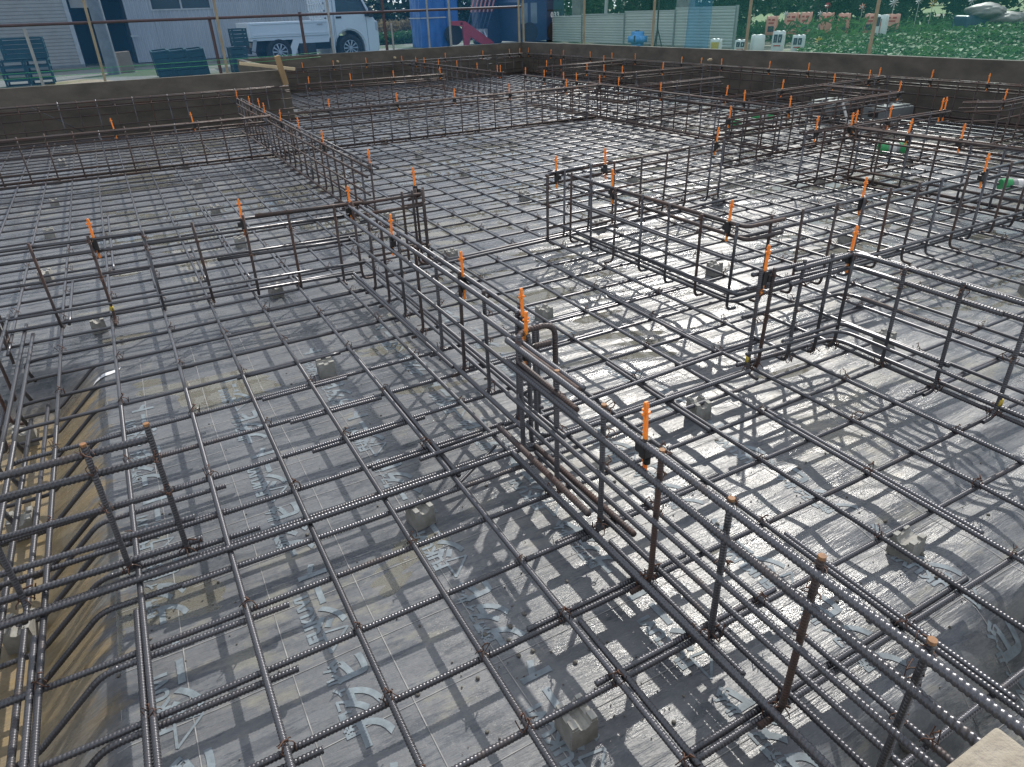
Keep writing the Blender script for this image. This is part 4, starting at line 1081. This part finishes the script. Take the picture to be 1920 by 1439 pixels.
# ------------------------------------------------------------------ leaves
def leaf_cloud(name, pts, size, mat, up=.5, label=None, cat=None, parent=None, kind=None, seed=1, aspect=.62, fold=.25):
    r = np.random.default_rng(seed); n = len(pts); pts = np.asarray(pts, float)
    nrm = r.normal(size=(n, 3)); nrm[:, 2] = np.abs(nrm[:, 2]) + up * 2; nrm /= np.linalg.norm(nrm, axis=1, keepdims=True)
    t = np.cross(nrm, r.normal(size=(n, 3))); t /= np.linalg.norm(t, axis=1, keepdims=True); b = np.cross(nrm, t)
    s = size * r.uniform(.6, 1.35, (n, 1))
    V = np.empty((n, 6, 3))
    V[:, 0] = pts - t * s; V[:, 1] = pts - t * s * .2 + b * s * aspect + nrm * s * fold; V[:, 2] = pts + t * s
    V[:, 3] = pts - t * s * .2 - b * s * aspect + nrm * s * fold; V[:, 4] = pts - t * s; V[:, 5] = pts + t * s
    k = np.arange(n)[:, None] * 6
    F = np.vstack([k + np.array([[0, 2, 1, 1]]), k + np.array([[0, 3, 2, 2]])])[:, :3]
    o = link(name, mesh_np(name, V.reshape(-1, 3), F, False), mat, parent)
    return tag(o, label, cat, None, kind)
def m_leaf(name, c1, c2, c3, sc=1.2):
    m, n, l, p = nodes(name)
    f = noise(n, l, sc, 3); g = noise(n, l, 30, 2)
    c = mix(n, l, ramp(n, l, f, .4, .6), c1, c2); c = mix(n, l, ramp(n, l, g, .55, .7), c, c3)
    l.new(c, p.inputs['Base Color']); p.inputs['Roughness'].default_value = .6; p.inputs['Specular IOR Level'].default_value = .3
    tl = n.new('ShaderNodeBsdfTranslucent'); l.new(c, tl.inputs[0])
    ms = n.new('ShaderNodeMixShader'); ms.inputs[0].default_value = .3
    l.new(p.outputs[0], ms.inputs[1]); l.new(tl.outputs[0], ms.inputs[2]); l.new(ms.outputs[0], n['Material Output'].inputs[0])
    return m
M['crop'] = m_leaf('crop_leaf', (0.035, 0.11, 0.028), (0.06, 0.15, 0.04), (0.10, 0.2, 0.06))
M['weed'] = m_leaf('weed_leaf', (0.045, 0.13, 0.04), (0.07, 0.17, 0.05), (0.11, 0.21, 0.07))
M['tree'] = m_leaf('tree_leaf', (0.015, 0.045, 0.018), (0.028, 0.07, 0.022), (0.05, 0.1, 0.03), .6)
M['reed'] = m_leaf('dry_reed', (0.32, 0.24, 0.12), (0.26, 0.2, 0.1), (0.4, 0.32, 0.18))
M['bark'] = simple('bark', (0.09, 0.07, 0.05), (0.06, 0.045, 0.035), .9)
# crop rows behind the right wall
n = 26000
cx = rng.uniform(9.3, 17.5, n); cy = rng.uniform(1.5, 9.6, n)
keep = (cy + 1.49 < .84 * (cx + .15) + .15 * np.sin(cx * 3)) & (cy < 8.6 - .35 * (cx - 12.5))
cx, cy = cx[keep], cy[keep]
cz = GZ + .0 + (.17 + .06 * np.sin(cx * 2.1 + cy * .8)) * rng.uniform(.15, 1, len(cx)) ** .5 + .035 * np.clip(cx - 11, 0, 4)
leaf_cloud('crop_field', np.stack([cx, cy, cz], 1), .045, M['crop'], .55, 'bed of leafy green crops beyond the right wall', 'crops', None, 'stuff', 3, .7)
# grass and weeds behind the crops
n = 9000; wx_ = rng.uniform(12.0, 22, n); wy_ = rng.uniform(4, 17, n)
keep = (wx_ * .62 + wy_ > 16.6) & (wx_ > 12.9) & ~((wx_ < 14.6) & (wy_ > 10.6)); wx_, wy_ = wx_[keep], wy_[keep]
wz_ = GZ + rng.uniform(0, .42, len(wx_)) * (.6 + .5 * fbm(wx_ * .5, wy_ * .5, 5, 2))
leaf_cloud('tall_grass', np.stack([wx_, wy_, wz_ + .05], 1), .14, M['weed'], .05, 'tall green grass and weeds behind the crop bed', 'grass', None, 'stuff', 4, .16)
# dry reeds far off between truck and blue tarpaulin
n = 2500; x = rng.uniform(8.4, 11.6, n); y = rng.uniform(24.5, 26, n)
leaf_cloud('dry_reeds', np.stack([x, y, GZ + rng.uniform(.0, .62, n)], 1), .16, M['reed'], .05, 'band of dry yellow reeds far behind the truck nose', 'reeds', None, 'stuff', 6, .12)
n = 2500; x = rng.uniform(7.6, 12.2, n); y = rng.uniform(22.5, 24, n)
leaf_cloud('low_weeds', np.stack([x, y, GZ + rng.uniform(.0, .32, n)], 1), .12, M['weed'], .3, 'low green weeds before the dry reeds', 'weeds', None, 'stuff', 7, .3)
def tree(x, y, h, r, label, seed, dens=2600, trunk=.12):
    rr = np.random.default_rng(seed); e = empty('broadleaf_tree', (x, y, GZ), label, 'tree', 'trees beyond the site')
    a = MB(); a.cyl((0, 0, -.1), (.05, .02, h * .45), trunk, trunk * .6, 10)
    for k in range(6):
        t = 2 * math.pi * k / 6 + rr.uniform(-.4, .4); z = h * rr.uniform(.15, .42)
        a.cyl((.03, .01, z), (r * .65 * math.cos(t), r * .65 * math.sin(t), z + h * rr.uniform(.12, .32)), trunk * .45, trunk * .15, 7)
    a.build('trunk', M['bark'], e)
    nb_ = 14; cen = np.stack([rr.uniform(-.75, .75, nb_) * r, rr.uniform(-.75, .75, nb_) * r, rr.uniform(.12, .92, nb_) * h], 1); rad = rr.uniform(.28, .5, nb_) * r
    idx = rr.integers(0, nb_, dens); dv = rr.normal(size=(dens, 3)); dv /= np.linalg.norm(dv, axis=1, keepdims=True)
    P = cen[idx] + dv * (rad[idx] * rr.uniform(.55, 1.05, dens))[:, None]; P[:, 2] = np.maximum(P[:, 2], .05)
    leaf_cloud('crown', P, .11, M['tree'], .25, parent=e, seed=seed)
    return e
TR = [(15.2, 17.5, 3.2, 1.5, 'dark bushy tree rising behind the left end of the panel fence'), (16.2, 15.0, 3.4, 1.7, 'dark bushy tree behind the right end of the panel fence'),
      (18.0, 13.4, 3.2, 1.7, 'dark bushy tree behind the first pink sacks'), (19.6, 12.0, 3.2, 1.7, 'dark bushy tree behind the last pink sacks'), (20.8, 10.6, 3.2, 1.7, 'dark bushy tree left of the grey bundles'),
      (22.3, 9.2, 3.2, 1.7, 'dark bushy tree behind the grey bundles'), (23.5, 7.4, 3.2, 1.7, 'dark bushy tree behind the right end of the crop bed')]
for k, t in enumerate(TR): tree(*t[:4], t[4], 40 + k)
# far tree line and fields
P = []
for k in range(60):
    x, y = rng.uniform(4, 60), 0; x = 4 + k * 1.05; y = 52 - .25 * x + rng.uniform(-1.5, 1.5); rr_ = rng.uniform(.9, 1.7)
    d = rng.normal(size=(260, 3)); d /= np.linalg.norm(d, axis=1, keepdims=True)
    P.append(np.array([x, y, GZ + rr_ * .9]) + d * rr_ * rng.uniform(.6, 1.05, (260, 1)) * np.array([1.1, 1, rng.uniform(.9, 1.7)]))
leaf_cloud('far_trees', np.vstack(P), .28, M['tree'], .2, 'far dark tree line along the horizon', 'trees', None, 'stuff', 9)
M['field'] = simple('far_field', (0.10, 0.16, 0.045), (0.14, 0.18, 0.07), .95, 0, .4)
a = MB(); a.add([(5.8, 27, GZ + .006), (80, 14, GZ + .006), (80, 48, GZ + .006), (3, 60, GZ + .006)], [(0, 1, 2, 3)])
tag(a.build('far_field', M['field']), kind='structure')

# ------------------------------------------------------------------ farm yard behind the back wall
def m_tarp(): return simple('blue_tarp', (0.02, 0.14, 0.42), (0.015, 0.10, 0.33), .4, 0, 5, .3)
M['tarp'] = m_tarp()
V = []; nu, nv = 40, 14
for j in range(nv + 1):
    for k in range(nu):
        t = k / nu * 4; s = int(t); f_ = t - s
        c = [(-.42, -.4), (.42, -.4), (.42, .4), (-.42, .4)]; p0, p1 = c[s], c[(s + 1) % 4]
        x = p0[0] + (p1[0] - p0[0]) * f_; y = p0[1] + (p1[1] - p0[1]) * f_
        z = j / nv * 1.9; w = 1 + .05 * math.sin(k * 2.1) * (1 - .4 * j / nv) + .025 * math.sin(k * 4.7 + j)
        V.append((x * w, y * w, z))
Fs = [(j * nu + k, j * nu + (k + 1) % nu, (j + 1) * nu + (k + 1) % nu, (j + 1) * nu + k) for j in range(nv) for k in range(nu)] + [tuple(range(nv * nu, (nv + 1) * nu))]
tb = empty('covered_stack', (8.72, 19.6, GZ), 'tall stack wrapped in bright blue tarpaulin behind the back wall', 'tarpaulin')
link('tarpaulin', mesh_np('tarpaulin', V, Fs), M['tarp'], tb)
a = MB()
for z in (.75, 1.5): 
    for q in ((-.46, -.46, .46, -.45), (-.46, .45, .46, .46), (-.46, -.46, -.45, .46), (.45, -.46, .46, .46)): a.box((q[0], q[1], z), (q[2], q[3], z + .03))
a.build('tie_rope', M['net_strip'] if False else M['trim'], tb)
a = MB(); a.cyl((0, 0, -.1), (0, 0, 4.5), .10, .09, 14)
tag(a.build('wooden_post', M['concrete'], None, (10.4, 25.0, GZ)), 'thick grey post left of the blue tarpaulin', 'post')
M['red'] = simple('red_machine_paint', (0.45, 0.035, 0.06), (0.34, 0.03, 0.05), .4, 0, 6)
M['pink'] = simple('faded_red_tine', (0.55, 0.25, 0.22), (0.42, 0.12, 0.12), .5, 0, 10)
M['navy'] = simple('navy_paint', (0.02, 0.05, 0.11), (0.015, 0.04, 0.09), .4, 0, 4)
fm = empty('farm_implement', (9.05, 18.8, GZ), 'red farm implement with a row of slanting tines parked by blue machinery', 'farm machine')
a = MB(); a.prism([(0, .66), (.30, .66), (.46, .64), (1.36, .06), (1.36, .02), (.95, .02), (.60, .24), (.55, .02), (.38, .02), (.36, .52), (0, .56)], 'y', -.03, .03); a.build('side_plate', M['red'], fm)
a = MB(); a.prism([(.36, .64), (.46, .64), (1.36, .06), (1.30, .05)], 'y', .5, .56); a.box((.3, -.03, .55), (.36, .56, .62)); a.build('cross_frame', M['red'], fm)
for k in range(6):
    a = MB(); x = .55 + k * .135
    a.cyl((x, .1, .45), (x + .24, .14, .98), .018, n=8); tn = a.build('tine', M['navy'], fm)
    a = MB(); a.cyl((x + .18, .13, .86), (x + .42, .17, 1.5), .027, n=8); a.build('tine_sleeve', M['pink'], tn)
a = MB(); a.cyl((.20, .2, .30), (.20, .36, .30), .27, n=20); a.build('wheel', M['tyre'], fm)
a = MB(); a.box((.02, .30, .5), (.40, .75, 1.35), .05); a.build('engine_cover', M['tarp'], fm)
a = MB(); a.box((.5, .3, .2), (1.35, .5, .42), .02)
for k in range(5): a.cyl((.6 + k * .15, .05, .12), (.6 + k * .15, .28, .36), .03, n=8)
a.build('gearbox', M['rim'], fm)
a = MB(); a.box((1.15, .5, .0), (1.95, 1.0, 1.5), .06); a.cyl((1.6, .35, .3), (1.6, .55, .3), .32, n=20); a.build('tractor_body', M['navy'], fm)
# dark cab vehicle with the number
vh = empty('work_vehicle', (10.85, 18.0, GZ), 'dark blue work vehicle numbered 033 parked in the back corner beside the panel fence', 'work vehicle')
a = MB(); a.prism([(0, .06), (1.55, .06), (1.60, .40), (1.56, 1.05), (1.44, 1.16), (.06, 1.16), (0, 1.08)], 'y', 0, 1.5); bo = a.build('body', M['navy'], vh)
a = MB(); a.box((.04, .05, 1.16), (1.40, 1.45, 1.85), .08); a.build('cab', M['navy'], vh)
M['vglass'] = simple('pale_glass', (0.22, 0.27, 0.28), (0.12, 0.16, 0.18), .1, 0, 2)
a = MB(); a.box((.06, -.012, .52), (.62, .01, 1.05), .004); a.build('window', M['vglass'], vh)
a = MB(); a.box((.30, -.018, .50), (.40, .0, 1.08), .003); a.build('window_post', M['navy'], vh)
a = MB(); a.box((.98, -.02, .82), (1.5, .0, .86), .003); a.build('trim_strip', M['under'], vh)
tm = text_mesh('033', .19)
M['wht'] = simple('white_lettering', (0.75, 0.76, 0.76), None, .5)
link('number', tm, M['wht'], vh, (1.08, -.022, .66), (R_(90), 0, 0))
a = MB(); a.box((1.26, -.24, .34), (1.50, -.21, .62), .03); mi = a.build('mirror', M['under'], vh)
a = MB(); a.box((1.28, -.246, .36), (1.48, -.238, .60), .02); a.build('mirror_face', M['rim'], mi)
a = MB(); a.cyl((1.40, -.22, .62), (1.45, .0, .80), .012, n=8); a.build('mirror_arm', M['under'], mi)
for x in (.35, 1.25):
    a = MB(); a.cyl((x, -.02, .28), (x, .2, .28), .28, n=22); a.build('wheel', M['tyre'], vh)
# corrugated panel fence
pf = empty('panel_fence', (12.0, 10.6, GZ), 'pale grey fence of horizontal corrugated panels behind the right wall corner', 'fence')
Ly = 7.75
M['panel'] = simple('pale_panel', (0.50, 0.50, 0.48), (0.43, 0.43, 0.42), .45, .1, 1.2)
for s in range(4):
    a = MB(); q = []; z = .02
    hh = .80 - .05 * s
    while z < hh:
        q += [(0, z), (-.014, z + .012), (-.014, z + .038), (0, z + .05)]; z += .062
    q += [(.02, hh), (.02, .02)]
    a.prism(q, 'y', s * Ly / 4 + .01, (s + 1) * Ly / 4 - .01); a.build('panel', M['panel'], pf)
    a = MB(); a.box((-.03, s * Ly / 4 - .02, -.05), (.03, s * Ly / 4 + .02, hh + .04)); a.build('fence_post', M['pipe_grey_'], pf)
    a = MB(); a.box((-.02, s * Ly / 4, hh), (.03, (s + 1) * Ly / 4, hh + .025)); a.build('cap_rail', M['trim'], pf)
# pillar of an open shelter
sp = empty('shelter', (12.6, 12.9, GZ), 'open shelter with grey columns behind the panel fence', 'shelter')
for y in (0, 4.6):
    a = MB(); a.box((-.1, y - .22, 0), (.1, y + .22, 2.8), .01); a.build('column', M['concrete'], sp)
a = MB(); a.box((-.3, -.8, 2.8), (3, 5.4, 2.95)); a.build('roof', M['roof'], sp)
a = MB(); a.cyl((0, 3.3, 0), (0, 3.1, 2.8), .05, n=10); a.build('pipe', M['trim'], sp)
# blue water container
M['ltblue'] = simple('light_blue_plastic', (0.10, 0.33, 0.72), (0.08, 0.28, 0.62), .35, 0, 5)
wc = empty('water_container', (11.55, 13.35, GZ), 'light blue plastic water container lying before the panel fence', 'water container')
bm = bmesh.new(); bmesh.ops.create_cube(bm, size=1)
for v in bm.verts: v.co = Vector((v.co.x * .34, v.co.y * .52, v.co.z * .34 + .17))
bmesh.ops.bevel(bm, geom=bm.edges[:], offset=.10, segments=4, affect='EDGES'); me = bpy.data.meshes.new('container_body'); bm.to_mesh(me); bm.free()
me.polygons.foreach_set('use_smooth', np.ones(len(me.polygons), bool)); link('container_body', me, M['ltblue'], wc)
a = MB(); a.cyl((0, .02, .33), (0, .02, .365), .05, n=14); a.build('screw_cap', M['navy'], wc)
a = MB(); a.box((-.20, -.10, .12), (-.165, -.13, .26), .01, Matrix.Rotation(0, 4, 'X')); a.build('handle', M['navy'], wc)
# folded tripod stand
ts = empty('folded_stand', (9.75, 10.45, GZ), 'thin dark folded stand leaning by the panel fence', 'stand')
a = MB(); a.cyl((0, 0, .35), (0, .02, 1.9), .016, n=8); a.build('pole', M['under'], ts)
for dx, dy in ((.05, .16), (-.1, -.1), (.05, -.18)):
    a = MB(); a.cyl((0, 0, .5), (dx, dy, 0), .012, n=8); a.build('leg', M['under'], ts)
# sacks and printed bags between the fence and the crops
M['sack_w'] = simple('white_sack', (0.68, 0.68, 0.66), (0.58, 0.58, 0.56), .5, 0, 4, .15)
M['sack_p'] = simple('salmon_sack', (0.72, 0.34, 0.25), (0.62, 0.28, 0.21), .5, 0, 4, .15)
M['ink'] = simple('dark_ink', (0.03, 0.03, 0.06), (0.04, 0.04, 0.08), .5)
M['red_ink'] = simple('red_ink', (0.45, 0.06, 0.04), None, .5)
def upright_sack(x, y, w, h, d, mat, label, prints, rz, group, zoff=0.0):
    e = empty('printed_sack', (x, y, GZ + zoff), label, 'sack', group, rz)
    bm = bmesh.new(); bmesh.ops.create_cube(bm, size=1); bmesh.ops.subdivide_edges(bm, edges=bm.edges[:], cuts=4, use_grid_fill=True)
    for v in bm.verts:
        a_, b_, c_ = v.co * 2
        bul = .82 + .18 * (1 - c_ * c_)
        v.co = Vector((a_ * w / 2 * (.96 + .04 * (1 - c_ * c_)), b_ * d / 2 * bul + .006 * math.sin(7 * a_ + 5 * c_), (c_ + 1) / 2 * h + .008 * math.sin(9 * a_ + x * 3) * (c_ > .9)))
    me = bpy.data.meshes.new('sack_body'); bm.to_mesh(me); bm.free(); me.polygons.foreach_set('use_smooth', np.ones(len(me.polygons), bool)); link('sack_body', me, mat, e)
    for (x0, z0, x1, z1, mt) in prints:
        a = MB(); a.box((x0 * w / 2, -d / 2 - .007, z0 * h), (x1 * w / 2, -d / 2 + .02, z1 * h)); a.build('printed_patch', M[mt], e)
    return e
gW, gP = 'white printed sacks', 'salmon printed sacks'
RZ = R_(-62)
pw = [(-.7, .52, -.1, .86, 'ink'), (.08, .52, .7, .86, 'ink'), (-.45, .58, -.32, .78, 'sack_w'), (.30, .60, .45, .76, 'sack_w'), (-.6, .36, .6, .42, 'red_ink')]
upright_sack(11.15, 8.62, .21, .40, .13, M['sack_w'], 'tall white sack with dark printed windows, middle of the white ones', pw, RZ, gW)
upright_sack(11.30, 8.28, .21, .33, .13, M['sack_w'], 'white sack with two dark printed windows, right of the taller one', pw, RZ, gW)
upright_sack(10.80, 9.20, .22, .26, .13, M['sack_w'], 'low white sack with two dark printed windows, left of the tall one', pw, RZ, gW)
upright_sack(10.55, 9.62, .20, .28, .13, M['sack_w'], 'white sack with a yellow green printed panel beside the folded blue net', [(-.75, .2, .75, .8, 'yellow')], RZ, gW)
upright_sack(12.95, 7.85, .24, .42, .2, M['sack_w'], 'white sack with one dark printed window standing alone at the crop edge', [(-.75, .56, .0, .92, 'ink'), (.1, .3, .2, .85, 'red_ink')], RZ, gW, .18)
upright_sack(11.0, 8.98, .22, .34, .2, M['sack_w'], 'crumpled plain pale sack between the low and the tall white sacks', [], RZ + .5, gW)
pp = [(-.6, .78, -.2, .86, 'red_ink'), (.1, .76, .6, .86, 'red_ink'), (-.5, .60, .5, .68, 'red_ink')]
pp2 = pp + [(-.55, .18, .55, .48, 'ink')]
for k, (x, y, h, pr) in enumerate([(14.05, 11.48, .40, pp2), (14.28, 11.12, .46, pp), (14.42, 10.83, .46, pp2), (14.66, 10.46, .44, pp), (14.88, 10.16, .42, pp2), (15.18, 9.70, .40, pp2), (15.42, 9.34, .38, pp)]):
    upright_sack(x, y, .30 if pr is pp else .25, h, .12, M['sack_p'], 'salmon pink printed sack in the grass, %s from the left of the row' % ordn(k), pr, RZ, gP, .17)
# pinwheels on sticks
def pinwheel(x, y, z, r, mat, label, npet=8):
    r = r * .75
    e = empty('pinwheel', (x, y, GZ), label, 'pinwheel', 'pinwheels on sticks', RZ)
    a = MB(); a.cyl((0, 0, 0), (0, 0, z - GZ), .006, n=6); a.build('stick', M['trim'], e)
    for k in range(npet):
        t = 2 * math.pi * k / npet; c_, s_ = math.cos(t), math.sin(t); a = MB(); zz = z - GZ
        P = [(0, -.02, zz), (r * .6 * c_ - r * .09 * s_, -.03, zz + r * .6 * s_ + r * .09 * c_), (r * c_, -.018, zz + r * s_), (r * .6 * c_ + r * .09 * s_, -.005, zz + r * .6 * s_ - r * .09 * c_)]
        P2 = [(p[0], p[1] - .004, p[2]) for p in P]
        a.add(P + P2, [(0, 1, 2, 3), (7, 6, 5, 4), (0, 4, 5, 1), (1, 5, 6, 2), (2, 6, 7, 3), (3, 7, 4, 0)])
        a.build('blade', mat, e)
    a = MB(); a.cyl((0, -.04, z - GZ), (0, 0, z - GZ), .02, n=8); a.build('hub', M['trim'], e)
pinwheel(15.0, 10.75, 1.0, .10, M['red'], 'round red pinwheel above the salmon sacks', 14)
pinwheel(15.3, 10.05, .95, .12, M['sack_p'], 'pinkish white pinwheel right of the red one', 7)
pinwheel(15.6, 9.50, 1.02, .15, M['sack_w'], 'large white pinwheel with thin blades right of the pale pole', 9)
pinwheel(16.3, 9.05, .98, .13, M['yellow'], 'yellow green pinwheel, second from the right', 8)
pinwheel(16.1, 9.25, 1.03, .11, M['sack_w'], 'white pinwheel just left of the yellow green one', 8)
pinwheel(16.9, 8.55, 1.0, .12, M['sack_w'], 'white pinwheel farthest right by the grey bundles', 6)
pinwheel(13.5, 10.6, .86, .11, M['sack_w'], 'white pinwheel low behind the salmon sacks, left one', 10)
pinwheel(14.0, 10.1, .86, .09, M['sack_w'], 'small white pinwheel low behind the salmon sacks, right one', 7)
pinwheel(11.9, 8.3, .44, .13, M['yellow'], 'yellow white pinwheel near the ground at the crop edge', 10)
# grey bundles
M['bundle'] = simple('grey_sheeting', (0.24, 0.21, 0.195), (0.17, 0.15, 0.14), .5, 0, 3, .3)
for k, (x, y, z, sx, sz, lab) in enumerate([(16.1, 7.75, .82, .42, .14, 'grey plastic bundle at top of the pile beyond the crops'), (16.3, 7.45, .66, .42, .15, 'grey plastic bundle in the middle of the pile beyond the crops'), (16.75, 7.0, .60, .46, .13, 'grey plastic bundle low at the right of the pile')]):
    bm = bmesh.new(); bmesh.ops.create_icosphere(bm, subdivisions=4, radius=1)
    for v in bm.verts:
        q = v.co; f_ = float(fbm(np.array([q.x * 2 + k * 5]), np.array([q.y * 2 + q.z * 3]), 77, 3)[0])
        v.co = Vector((q.x * .34, q.y * sx, q.z * sz)) * (1 + .13 * f_)
    me = bpy.data.meshes.new('plastic_bundle'); bm.to_mesh(me); bm.free(); me.polygons.foreach_set('use_smooth', np.ones(len(me.polygons), bool))
    o = link('plastic_bundle', me, M['bundle'], None, (x, y, z), (0, 0, R_(-28))); tag(o, lab, 'bundle', 'grey plastic bundles')
a = MB(); a.box((-.3, -.25, 0), (.3, .25, .5), .06)
tag(a.build('support_crate', M['navy'], None, (16.0, 7.9, GZ), (0, 0, R_(-28))), 'dark blue box under the pile of grey bundles', 'box')
